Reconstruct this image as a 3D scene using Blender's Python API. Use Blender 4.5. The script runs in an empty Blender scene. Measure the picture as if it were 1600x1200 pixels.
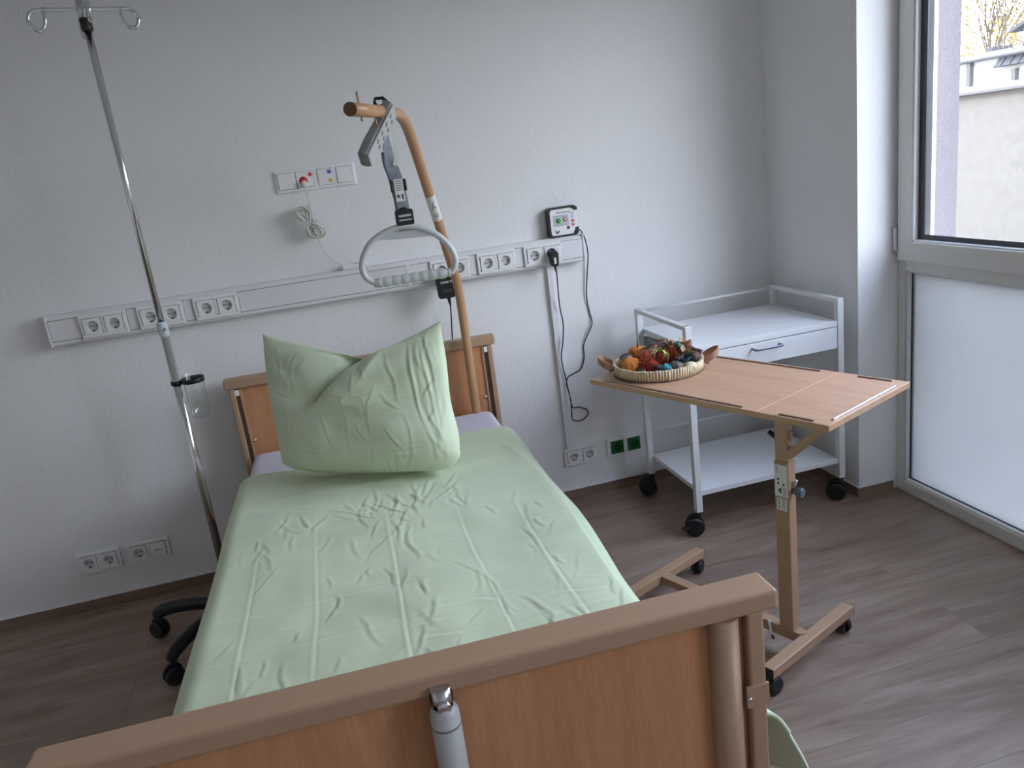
import bpy, bmesh, math, random
import numpy as np
from mathutils import Vector, Matrix, noise
random.seed(7)
S = bpy.context.scene
COL = S.collection
PI = math.pi

# ------------------------------------------------------------------ materials
def new_mat(name):
    m = bpy.data.materials.new(name); m.use_nodes = True
    nt = m.node_tree
    return m, nt, nt.nodes['Principled BSDF']

def bump(nt, bs, height_out, strength, dist=0.002):
    b = nt.nodes.new('ShaderNodeBump'); b.inputs['Strength'].default_value = strength
    b.inputs['Distance'].default_value = dist
    nt.links.new(height_out, b.inputs['Height']); nt.links.new(b.outputs[0], bs.inputs['Normal'])

def noise_node(nt, scale, detail=3, mapping=None, rough=0.5):
    tc = nt.nodes.new('ShaderNodeTexCoord'); mp = nt.nodes.new('ShaderNodeMapping')
    if mapping: mp.inputs['Scale'].default_value = mapping
    n = nt.nodes.new('ShaderNodeTexNoise'); n.inputs['Scale'].default_value = scale
    n.inputs['Detail'].default_value = detail; n.inputs['Roughness'].default_value = rough
    nt.links.new(tc.outputs['Object'], mp.inputs[0]); nt.links.new(mp.outputs[0], n.inputs['Vector'])
    return n

def ramp(nt, src, stops):
    r = nt.nodes.new('ShaderNodeValToRGB')
    e = r.color_ramp.elements
    e[0].position, e[0].color = stops[0][0], (*stops[0][1], 1)
    e[1].position, e[1].color = stops[-1][0], (*stops[-1][1], 1)
    for p, c in stops[1:-1]:
        q = e.new(p); q.color = (*c, 1)
    nt.links.new(src, r.inputs[0]); return r

def plain(name, col, rough=0.5, metal=0.0, var=0.06, vscale=8, bmp=0.0, bscale=200, coat=0, spec=0.5):
    m, nt, bs = new_mat(name)
    n = noise_node(nt, vscale)
    a = tuple(max(0, c * (1 - var)) for c in col); b = tuple(min(1, c * (1 + var)) for c in col)
    r = ramp(nt, n.outputs['Fac'], [(0.3, a), (0.7, b)])
    nt.links.new(r.outputs[0], bs.inputs['Base Color'])
    bs.inputs['Roughness'].default_value = rough; bs.inputs['Metallic'].default_value = metal
    bs.inputs['Specular IOR Level'].default_value = spec
    if coat: bs.inputs['Coat Weight'].default_value = coat
    if bmp:
        n2 = noise_node(nt, bscale, 2); bump(nt, bs, n2.outputs['Fac'], bmp)
    return m

def wood(name, c1, c2, axis_scale, rough=0.45, scale=3.0, cath=None):
    m, nt, bs = new_mat(name)
    n = noise_node(nt, scale, 6, axis_scale, 0.6)
    n.inputs['Distortion'].default_value = 0.8
    r = ramp(nt, n.outputs['Fac'], [(0.3, c1), (0.5, tuple((x + y) / 2 for x, y in zip(c1, c2))), (0.72, c2)])
    n2 = noise_node(nt, scale * 14, 3, axis_scale)
    mx = nt.nodes.new('ShaderNodeMix'); mx.data_type = 'RGBA'; mx.blend_type = 'MULTIPLY'
    mx.inputs[0].default_value = 0.35
    r2 = ramp(nt, n2.outputs['Fac'], [(0.35, (0.72, 0.68, 0.62)), (0.6, (1, 1, 1))])
    nt.links.new(r.outputs[0], mx.inputs[6]); nt.links.new(r2.outputs[0], mx.inputs[7])
    nt.links.new(mx.outputs[2], bs.inputs['Base Color'])
    bs.inputs['Roughness'].default_value = rough
    bs.inputs['Specular IOR Level'].default_value = 0.4
    return m

M = {}
def wall_mat(name, col):
    m, nt, bs = new_mat(name)
    n = noise_node(nt, 1.2, 2)
    r = ramp(nt, n.outputs['Fac'], [(0.3, tuple(c * .985 for c in col)), (0.7, col)])
    nt.links.new(r.outputs[0], bs.inputs['Base Color'])
    bs.inputs['Roughness'].default_value = 0.85; bs.inputs['Specular IOR Level'].default_value = 0.25
    n1 = noise_node(nt, 95, 4, (1.5, 1.5, 0.8), 0.6)
    n2 = noise_node(nt, 38, 2, (1, 1, 0.7))
    ad = nt.nodes.new('ShaderNodeMath'); ad.operation = 'ADD'
    nt.links.new(n1.outputs['Fac'], ad.inputs[0]); nt.links.new(n2.outputs['Fac'], ad.inputs[1])
    bump(nt, bs, ad.outputs[0], 0.42, 0.003)
    return m
M['wall'] = wall_mat('painted_woodchip_wall', (0.80, 0.80, 0.81))
M['far_wall'] = plain('painted_far_wall', (0.80, 0.79, 0.77), 0.85, var=.02)
M['ceiling'] = plain('ceiling_paint', (0.80, 0.80, 0.79), 0.9, var=.01)
M['floor'] = None
def floor_mat():
    m, nt, bs = new_mat('vinyl_plank_floor')
    tc = nt.nodes.new('ShaderNodeTexCoord')
    mp = nt.nodes.new('ShaderNodeMapping'); mp.inputs['Location'].default_value = (0.35, 0.06, 0)
    nt.links.new(tc.outputs['Object'], mp.inputs[0])
    br = nt.nodes.new('ShaderNodeTexBrick')
    br.inputs['Scale'].default_value = 1.0
    br.inputs['Brick Width'].default_value = 1.22; br.inputs['Row Height'].default_value = 0.18
    br.inputs['Mortar Size'].default_value = 0.0012; br.inputs['Mortar Smooth'].default_value = 0.3
    br.offset = 0.37
    br.inputs['Color1'].default_value = (0.0, 0, 0, 1); br.inputs['Color2'].default_value = (1, 1, 1, 1)
    br.inputs['Mortar'].default_value = (0.5, .5, .5, 1)
    nt.links.new(mp.outputs[0], br.inputs['Vector'])
    # grain shifted per plank
    ad = nt.nodes.new('ShaderNodeVectorMath'); ad.operation = 'MULTIPLY_ADD'
    ad.inputs[1].default_value = (7.3, 3.1, 0); nt.links.new(br.outputs['Color'], ad.inputs[0])
    nt.links.new(tc.outputs['Object'], ad.inputs[2])
    sc = nt.nodes.new('ShaderNodeMapping'); sc.inputs['Scale'].default_value = (0.8, 5.0, 1)
    nt.links.new(ad.outputs[0], sc.inputs[0])
    n = nt.nodes.new('ShaderNodeTexNoise'); n.inputs['Scale'].default_value = 2.2; n.inputs['Detail'].default_value = 7
    n.inputs['Roughness'].default_value = 0.62; n.inputs['Distortion'].default_value = 1.1
    nt.links.new(sc.outputs[0], n.inputs['Vector'])
    r = ramp(nt, n.outputs['Fac'], [(0.28, (0.185, 0.118, 0.086)), (0.45, (0.262, 0.185, 0.143)), (0.60, (0.322, 0.238, 0.189)), (0.78, (0.40, 0.308, 0.25))])
    sc2 = nt.nodes.new('ShaderNodeMapping'); sc2.inputs['Scale'].default_value = (3, 60, 1)
    nt.links.new(ad.outputs[0], sc2.inputs[0])
    n2 = nt.nodes.new('ShaderNodeTexNoise'); n2.inputs['Scale'].default_value = 2.0; n2.inputs['Detail'].default_value = 4
    nt.links.new(sc2.outputs[0], n2.inputs['Vector'])
    r2 = ramp(nt, n2.outputs['Fac'], [(0.3, (0.80, 0.79, 0.78)), (0.65, (1.05, 1.05, 1.05))])
    mx = nt.nodes.new('ShaderNodeMix'); mx.data_type = 'RGBA'; mx.blend_type = 'MULTIPLY'; mx.inputs[0].default_value = 0.45
    nt.links.new(r.outputs[0], mx.inputs[6]); nt.links.new(r2.outputs[0], mx.inputs[7])
    # plank tint
    r3 = ramp(nt, br.outputs['Color'], [(0.0, (0.90, 0.90, 0.90)), (1.0, (1.08, 1.08, 1.08))])
    mx2 = nt.nodes.new('ShaderNodeMix'); mx2.data_type = 'RGBA'; mx2.blend_type = 'MULTIPLY'; mx2.inputs[0].default_value = 1
    nt.links.new(mx.outputs[2], mx2.inputs[6]); nt.links.new(r3.outputs[0], mx2.inputs[7])
    mx3 = nt.nodes.new('ShaderNodeMix'); mx3.data_type = 'RGBA'; mx3.inputs[7].default_value = (0.10, 0.075, 0.06, 1)
    fm = nt.nodes.new('ShaderNodeMath'); fm.operation = 'MULTIPLY'; fm.inputs[1].default_value = 0.55
    nt.links.new(br.outputs['Fac'], fm.inputs[0]); nt.links.new(fm.outputs[0], mx3.inputs[0])
    nt.links.new(mx2.outputs[2], mx3.inputs[6]); nt.links.new(mx3.outputs[2], bs.inputs['Base Color'])
    bs.inputs['Roughness'].default_value = 0.42; bs.inputs['Specular IOR Level'].default_value = 0.4
    bump(nt, bs, n2.outputs['Fac'], 0.12, 0.0012)
    return m
M['floor'] = floor_mat()
M['baseboard'] = wood('baseboard_laminate', (0.17, 0.108, 0.078), (0.29, 0.20, 0.155), (1, 10, 10), 0.45, 2)
M['beech'] = wood('beech_laminate', (0.50, 0.235, 0.115), (0.60, 0.31, 0.165), (9, 9, 0.9), 0.38, 2.0)
M['beech_top'] = wood('beech_tabletop', (0.46, 0.27, 0.175), (0.56, 0.345, 0.235), (0.9, 9, 9), 0.42, 2.2)
M['beech_edge'] = wood('beech_edge_band', (0.50, 0.30, 0.18), (0.60, 0.38, 0.24), (0.9, 9, 9), 0.4, 2.2)
M['taupe'] = plain('beige_powder_coat', (0.43, 0.275, 0.18), 0.42, var=.02, bmp=.05, bscale=600)
M['taupe_l'] = plain('beige_table_coat', (0.44, 0.275, 0.17), 0.40, var=.02)
M['tan'] = plain('tan_coated_tube', (0.50, 0.28, 0.145), 0.36, var=.02)
M['bronze'] = plain('dark_bronze_channel', (0.13, 0.085, 0.055), 0.4, 0.3)
M['white_metal'] = plain('white_powder_coat', (0.72, 0.73, 0.73), 0.38, var=.01)
M['white_board'] = plain('white_laminate', (0.74, 0.75, 0.76), 0.35, var=.01)
M['plastic'] = plain('white_pvc', (0.74, 0.73, 0.76), 0.4, var=.01)
M['socket'] = plain('white_socket_plastic', (0.82, 0.82, 0.83), 0.3, var=.005)
M['frame'] = plain('window_pvc', (0.74, 0.74, 0.72), 0.35, var=.01)
M['gasket'] = plain('dark_gasket', (0.035, 0.035, 0.05), 0.4)
M['black'] = plain('black_plastic', (0.012, 0.012, 0.014), 0.38)
M['rubber'] = plain('black_rubber', (0.008, 0.009, 0.011), 0.5)
M['darkhole'] = plain('dark_contact', (0.02, 0.02, 0.022), 0.5)
M['grey'] = plain('grey_plastic', (0.46, 0.47, 0.47), 0.4, var=.02)
M['midgrey'] = plain('mid_grey_plastic', (0.22, 0.22, 0.22), 0.45, var=.02)
M['handle'] = plain('light_grey_handle', (0.56, 0.58, 0.59), 0.33, var=.02)
M['webbing'] = plain('grey_webbing', (0.23, 0.25, 0.30), 0.55, var=.15, vscale=60, bmp=.3, bscale=900)
M['label'] = plain('paper_label', (0.74, 0.75, 0.72), 0.5, var=.01)
M['ink'] = plain('dark_ink', (0.05, 0.06, 0.06), 0.6)
M['chrome'] = plain('chrome', (0.72, 0.72, 0.74), 0.14, 1.0, var=.01)
M['steel'] = plain('brushed_steel', (0.62, 0.63, 0.66), 0.28, 1.0, var=.02)
M['alu'] = plain('aluminium_strip', (0.70, 0.70, 0.71), 0.32, 0.9, var=.02)
M['strip_tan'] = plain('tan_metal_strip', (.40, .32, .27), 0.3, 0.6)
M['green'] = plain('green_socket', (0.004, 0.115, 0.03), 0.3)
M['green_d'] = plain('green_socket_well', (0.003, 0.07, 0.02), 0.35)
M['red'] = plain('red_mark', (0.55, 0.03, 0.04), 0.4)
M['blue'] = plain('blue_mark', (0.03, 0.12, 0.42), 0.4)
M['yellow'] = plain('yellow_mark', (0.75, 0.50, 0.14), 0.4)
M['pink'] = plain('pink_plug', (0.72, 0.56, 0.53), 0.4)
M['ggreen'] = plain('green_mark', (0.03, 0.36, 0.08), 0.4)
M['palegreen'] = plain('pale_green_ring', (0.45, 0.75, 0.48), 0.4)
M['lilac'] = plain('lilac_panel', (0.50, 0.49, 0.55), 0.4)
M['paleblue'] = plain('pale_blue_mark', (0.50, 0.56, 0.72), 0.4)
M['cord'] = plain('light_grey_cord', (0.66, 0.64, 0.60), 0.5)
M['bluegrey'] = plain('blue_grey_knob', (0.085, 0.115, 0.16), 0.3)
M['leather'] = plain('tan_leather', (0.34, 0.185, 0.115), 0.5, var=.12, vscale=20, bmp=.2, bscale=250)
M['cane'] = plain('cane_sticks', (0.70, 0.58, 0.40), 0.6, var=.18, vscale=30)
M['slat'] = wood('dark_drawer_slide', (0.18, 0.20, 0.21), (0.26, 0.28, 0.29), (1, 8, 8), 0.3)
M['stucco'] = plain('lilac_grey_stucco', (0.20, 0.175, 0.185), 0.95, var=.12, vscale=120, bmp=.8, bscale=160)
M['facade'] = plain('cream_facade', (0.128, 0.118, 0.108), 0.95, var=.07, vscale=9, bmp=.3, bscale=30)
M['parapet'] = plain('pale_parapet', (0.32, 0.315, 0.30), 0.9, var=.03, vscale=2)
M['coping'] = plain('grey_coping', (0.08, 0.075, 0.08), 0.6)
M['bark'] = plain('grey_bark', (0.09, 0.07, 0.05), 0.9, var=.2)
M['leaf'] = plain('yellow_leaves', (0.34, 0.215, 0.05), 0.8, var=.35, vscale=2)
M['slate'] = plain('slate_roof', (0.05, 0.05, 0.055), 0.7)
M['ground'] = plain('asphalt_ground', (0.10, 0.10, 0.095), 0.95)
M['sheet'] = plain('lilac_white_sheet', (0.66, 0.64, 0.74), 0.9, var=.02, bmp=.15, bscale=300)

def fabric(name, c1, c2):
    m, nt, bs = new_mat(name)
    n = noise_node(nt, 3.0, 3); r = ramp(nt, n.outputs['Fac'], [(0.3, c1), (0.7, c2)])
    nt.links.new(r.outputs[0], bs.inputs['Base Color'])
    bs.inputs['Roughness'].default_value = 0.62
    bs.inputs['Sheen Weight'].default_value = 0.15; bs.inputs['Specular IOR Level'].default_value = 0.35
    n2 = noise_node(nt, 22, 5, (1, 1, 1), .65); n2.inputs['Distortion'].default_value = 1.2
    bump(nt, bs, n2.outputs['Fac'], 0.10, 0.005)
    return m
M['green_fabric'] = fabric('pale_green_satin_cotton', (0.60, 0.69, 0.49), (0.63, 0.72, 0.52))

def clear_glass(name, tint=(1, 1, 1), gl=0.06):
    m = bpy.data.materials.new(name); m.use_nodes = True; nt = m.node_tree
    for n in list(nt.nodes): nt.nodes.remove(n)
    o = nt.nodes.new('ShaderNodeOutputMaterial'); t = nt.nodes.new('ShaderNodeBsdfTransparent')
    t.inputs[0].default_value = (*tint, 1)
    g = nt.nodes.new('ShaderNodeBsdfGlossy'); g.inputs['Roughness'].default_value = 0.02
    lw_ = nt.nodes.new('ShaderNodeLayerWeight'); lw_.inputs[0].default_value = 0.5
    pw_ = nt.nodes.new('ShaderNodeMath'); pw_.operation = 'POWER'; pw_.inputs[1].default_value = 5
    fr = nt.nodes.new('ShaderNodeMath'); fr.operation = 'MULTIPLY_ADD'; fr.inputs[1].default_value = 0.9; fr.inputs[2].default_value = 0.04
    nt.links.new(lw_.outputs['Facing'], pw_.inputs[0]); nt.links.new(pw_.outputs[0], fr.inputs[0])
    mx = nt.nodes.new('ShaderNodeMixShader')
    nt.links.new(fr.outputs[0], mx.inputs[0]); nt.links.new(t.outputs[0], mx.inputs[1]); nt.links.new(g.outputs[0], mx.inputs[2])
    nt.links.new(mx.outputs[0], o.inputs[0]); return m
M['glass'] = clear_glass('clear_glass', (0.97, 0.985, 0.98))
M['tube_glass'] = clear_glass('clear_tube_plastic', (0.985, 0.99, 0.99))
def frosted():
    m = bpy.data.materials.new('frosted_glass'); m.use_nodes = True; nt = m.node_tree
    for n in list(nt.nodes): nt.nodes.remove(n)
    o = nt.nodes.new('ShaderNodeOutputMaterial'); t = nt.nodes.new('ShaderNodeBsdfTranslucent')
    n = noise_node(nt, 2.5, 2); r = ramp(nt, n.outputs['Fac'], [(0.3, (0.29, 0.295, 0.29)), (0.7, (0.32, 0.325, 0.32))])
    nt.links.new(r.outputs[0], t.inputs[0])
    d = nt.nodes.new('ShaderNodeBsdfDiffuse'); d.inputs[0].default_value = (0.3, 0.31, 0.32, 1)
    a = nt.nodes.new('ShaderNodeAddShader'); nt.links.new(t.outputs[0], a.inputs[0]); nt.links.new(d.outputs[0], a.inputs[1])
    g = nt.nodes.new('ShaderNodeBsdfGlossy'); g.inputs['Roughness'].default_value = 0.15
    mx = nt.nodes.new('ShaderNodeMixShader'); mx.inputs[0].default_value = 0.04
    nt.links.new(a.outputs[0], mx.inputs[1]); nt.links.new(g.outputs[0], mx.inputs[2]); nt.links.new(mx.outputs[0], o.inputs[0])
    return m
M['frosted'] = frosted()

# ------------------------------------------------------------------ mesh builder
class MB:
    def __init__(s): s.v = []; s.f = []; s.mi = []; s.sm = []; s.cur = 0
    def add(s, vs, fs, smooth=False):
        k = len(s.v); s.v += [tuple(v) for v in vs]
        for f in fs: s.f.append([i + k for i in f]); s.mi.append(s.cur); s.sm.append(smooth)
        return s
    def box(s, x0, x1, y0, y1, z0, z1, mat=None):
        vs = [Vector((x, y, z)) for x in (x0, x1) for y in (y0, y1) for z in (z0, z1)]
        if mat is not None: vs = [mat @ v for v in vs]
        return s.add(vs, [(0, 1, 3, 2), (4, 6, 7, 5), (0, 4, 5, 1), (2, 3, 7, 6), (0, 2, 6, 4), (1, 5, 7, 3)])
    def cyl(s, a, b, r, r2=None, n=20, caps=True):
        return s.tube([a, b], [r, r if r2 is None else r2], n, caps)
    def tube(s, pts, r, n=12, caps=True, flat=None, up=None):
        pts = [Vector(p) for p in pts]
        rs = r if isinstance(r, (list, tuple)) else [r] * len(pts)
        vs = []; fs = []
        t0 = (pts[1] - pts[0]).normalized()
        ref = Vector(up) if up is not None else (Vector((0, 0, 1)) if abs(t0.z) < .9 else Vector((1, 0, 0)))
        nrm = (ref - t0 * ref.dot(t0)).normalized()
        for i, p in enumerate(pts):
            t = ((pts[min(i + 1, len(pts) - 1)]) - pts[max(i - 1, 0)]).normalized()
            nrm = (nrm - t * nrm.dot(t))
            nrm = nrm.normalized() if nrm.length > 1e-6 else t.orthogonal().normalized()
            bn = t.cross(nrm)
            ry = rs[i] if flat is None else flat
            for k in range(n):
                a = 2 * PI * k / n
                vs.append(p + nrm * (math.cos(a) * rs[i]) + bn * (math.sin(a) * ry))
        for i in range(len(pts) - 1):
            for k in range(n):
                q = (k + 1) % n
                fs.append((i * n + k, i * n + q, (i + 1) * n + q, (i + 1) * n + k))
        s.add(vs, fs, True)
        if caps:
            m = len(pts) - 1
            s.add(vs[:n], [tuple(reversed(range(n)))]); s.add(vs[m * n:], [tuple(range(n))])
        return s
    def lathe(s, prof, org=(0, 0, 0), axis='z', n=32):
        o = Vector(org); vs = []; fs = []
        for (r, h) in prof:
            for k in range(n):
                a = 2 * PI * k / n; c, d = math.cos(a) * r, math.sin(a) * r
                vs.append(o + Vector((c, d, h) if axis == 'z' else ((h, c, d) if axis == 'x' else (d, h, c))))
        for i in range(len(prof) - 1):
            for k in range(n):
                q = (k + 1) % n; fs.append((i * n + k, i * n + q, (i + 1) * n + q, (i + 1) * n + k))
        return s.add(vs, fs, True)
    def prism(s, poly, h0, h1, axis='z', mat=None):
        def mk(p, h): return Vector((p[0], p[1], h) if axis == 'z' else ((h, p[0], p[1]) if axis == 'x' else (p[0], h, p[1])))
        n = len(poly); vs = [mk(p, h0) for p in poly] + [mk(p, h1) for p in poly]
        if mat is not None: vs = [mat @ v for v in vs]
        fs = [tuple(reversed(range(n))), tuple(range(n, 2 * n))] + [(i, (i + 1) % n, n + (i + 1) % n, n + i) for i in range(n)]
        return s.add(vs, fs)
    def sphere(s, c, r, n=16, m=10, sc=(1, 1, 1), rot=None, fn=None):
        c = Vector(c); vs = []; fs = []
        for i in range(m + 1):
            th = PI * i / m
            for k in range(n):
                a = 2 * PI * k / n
                d = Vector((math.sin(th) * math.cos(a), math.sin(th) * math.sin(a), math.cos(th)))
                rr = r * (fn(th, a) if fn else 1)
                p = Vector((d.x * sc[0], d.y * sc[1], d.z * sc[2])) * rr
                if rot is not None: p = rot @ p
                vs.append(c + p)
        for i in range(m):
            for k in range(n):
                q = (k + 1) % n; fs.append((i * n + k, (i + 1) * n + k, (i + 1) * n + q, i * n + q))
        return s.add(vs, fs, True)
    def build(s, name, mats, parent=None, bevel=0.0, seg=2, label=None):
        me = bpy.data.meshes.new(name)
        me.from_pydata(s.v, [], s.f)
        for m in (mats if isinstance(mats, (list, tuple)) else [mats]): me.materials.append(m)
        me.polygons.foreach_set('material_index', s.mi); me.polygons.foreach_set('use_smooth', s.sm)
        bm = bmesh.new(); bm.from_mesh(me)
        bmesh.ops.remove_doubles(bm, verts=bm.verts, dist=1e-6)
        bmesh.ops.recalc_face_normals(bm, faces=bm.faces)
        bm.to_mesh(me); bm.free(); me.update()
        o = bpy.data.objects.new(name, me); COL.objects.link(o)
        if parent is not None: o.parent = parent
        if bevel:
            b = o.modifiers.new('bevel', 'BEVEL'); b.width = bevel; b.segments = seg; b.limit_method = 'ANGLE'; b.angle_limit = math.radians(40)
            b.harden_normals = False
        if label: o['label'] = label
        return o

def box(name, m, parent, x0, x1, y0, y1, z0, z1, bevel=0.0, label=None, seg=2):
    return MB().box(x0, x1, y0, y1, z0, z1).build(name, m, parent, bevel, seg, label)

def tag(o, label, cat, group=None, kind=None):
    o['label'] = label; o['category'] = cat
    if group: o['group'] = group
    if kind: o['kind'] = kind
    return o

def thing(name, label, cat, loc=(0, 0, 0), rotz=0, group=None):
    o = bpy.data.objects.new(name, None); COL.objects.link(o)
    o.location = loc; o.rotation_euler = (0, 0, rotz); o.empty_display_size = 0.05
    return tag(o, label, cat, group)

def struct(o): o['kind'] = 'structure'; return o

def copy_tree(o, parent=None):
    c = o.copy(); COL.objects.link(c)
    if parent is not None: c.parent = parent
    for ch in list(o.children): copy_tree(ch, c)
    return c

def text(name, s, size, m, parent, mat, extrude=0.0002, label=None, bold=False):
    cu = bpy.data.curves.new(name, 'FONT'); cu.body = s; cu.size = size; cu.align_x = 'CENTER'; cu.align_y = 'CENTER'
    cu.extrude = extrude
    if bold: cu.offset = size * 0.02
    t = bpy.data.objects.new(name, cu); COL.objects.link(t)
    dg = bpy.context.evaluated_depsgraph_get(); dg.update()
    me = bpy.data.meshes.new_from_object(t.evaluated_get(dg))
    bpy.data.objects.remove(t)
    me.materials.clear(); me.materials.append(m); me.transform(mat)
    o = bpy.data.objects.new(name, me); COL.objects.link(o)
    if parent is not None: o.parent = parent
    if label: o['label'] = label
    return o

def catmull(pts, n=8, closed=False):
    P = [Vector(p) for p in pts]; out = []
    m = len(P)
    rng = range(m) if closed else range(m - 1)
    for i in rng:
        if closed: a, b, c, d = P[(i - 1) % m], P[i], P[(i + 1) % m], P[(i + 2) % m]
        else: a, b, c, d = P[max(i - 1, 0)], P[i], P[i + 1], P[min(i + 2, m - 1)]
        for k in range(n):
            t = k / n
            out.append(0.5 * ((2 * b) + (c - a) * t + (2 * a - 5 * b + 4 * c - d) * t * t + (3 * b - a - 3 * c + d) * t ** 3))
    if not closed: out.append(P[-1])
    return out

# text facing -y (wall things): local x right, z up
FACE = Matrix.Rotation(PI / 2, 4, 'X')

# ------------------------------------------------------------------ camera
r = Vector((0.95890236, -0.25474074, -0.1249537)); u = Vector((0.18670944, 0.23490806, 0.95391708)); w = Vector((0.21364891, 0.93804337, -0.27281639))
cam = bpy.data.cameras.new('camera'); co = bpy.data.objects.new('camera', cam); COL.objects.link(co)
cam.sensor_width = 36; cam.lens = 1233.47 * 36 / 1600; cam.clip_start = 0.02; cam.clip_end = 400
mw = Matrix((( r.x, u.x, -w.x, 0), (r.y, u.y, -w.y, -3.08), (r.z, u.z, -w.z, 1.463), (0, 0, 0, 1)))
co.matrix_world = mw
S.camera = co

# ------------------------------------------------------------------ room
XL, XR, XG, YB, ZC = -2.4, 1.92, 2.10, -4.3, 2.62
XO = 2.29           # outer face of the window wall
WY1, WY0 = -0.58, -2.40   # floor-to-ceiling window opening
WZ = 2.32
struct(box('floor', M['floor'], None, XL - .1, XG + .06, YB - .1, .1, -.12, 0))
struct(box('ceiling', M['ceiling'], None, XL - .1, XO, YB - .1, .1, ZC, ZC + .2))
struct(box('wall_back', M['wall'], None, XL - .1, XO, 0, .15, 0, ZC))
struct(box('wall_left', M['far_wall'], None, XL - .15, XL, YB, 0, 0, ZC))
struct(box('wall_front', M['far_wall'], None, XL - .15, XO, YB - .15, YB, 0, ZC))
wr = MB()
wr.box(XR, XO - .02, WY1, 0, 0, ZC)
SY0, SY1, SZ0, SZ1 = -4.05, -3.05, 1.05, WZ      # smaller second window, added unseen behind the camera to light the footboard
wr.box(XR, XO - .02, YB, SY0, 0, ZC); wr.box(XR, XO - .02, SY1, WY0, 0, ZC); wr.box(XR, XO - .02, SY0, SY1, 0, SZ0); wr.box(XR, XO - .02, SY0, SY1, SZ1, ZC)
wr.box(XR, XO - .02, WY0, WY1, WZ, ZC)
wr.box(XG + .06, XO - .02, WY0, WY1, -.12, -.0)
struct(wr.build('wall_right', M['wall'], None))
fo = MB()     # rendered outer skin with its own deeper reveal
fo.box(XO - .02, XO, YB, SY0, -4, 3.2); fo.box(XO - .02, XO, SY1, WY0 + .06, -4, 3.2); fo.box(XO - .02, XO, SY0, SY1, -4, SZ0); fo.box(XO - .02, XO, SY0, SY1, SZ1, 3.2); fo.box(XO - .02, XO, WY1 - .06, 3.0, -4, 3.2)
fo.box(XG + .065, XO - .02, WY1 - .06, WY1, 0, WZ); fo.box(XG + .065, XO - .02, WY0, WY0 + .06, 0, WZ)
fo.box(XO - .02, XO, WY0 + .06, WY1 - .06, WZ, 3.2); fo.box(XO - .02, XO, WY0 + .06, WY1 - .06, -4, -.02)
struct(fo.build('trim_1', M['stucco'], None)); bpy.data.objects['trim_1']['label'] = 'lilac grey stucco skin of the outer wall and window reveal'

# baseboards with a pale sealant line on top
def baseboard(name, segs):
    m = MB()
    for (x0, x1, y0, y1) in segs:
        m.cur = 0; m.box(x0, x1, y0, y1, 0, .042); m.cur = 1
        m.box(x0 + (.0 if x1 - x0 > .05 else .0), x1, y0, y1, .042, .0445)
    return struct(m.build(name, [M['baseboard'], M['plastic']], None))
baseboard('baseboard_back', [(XL, XR - .0, -.012, -.0)])
baseboard('baseboard_right', [(XR - .012, XR, WY1 - .012, -.012), (XR, XG - .03, WY1 - .012, WY1 - .0), (XR - .012, XR, YB, WY0)])
baseboard('baseboard_left', [(XL, XL + .012, YB, -.012)])

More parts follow.
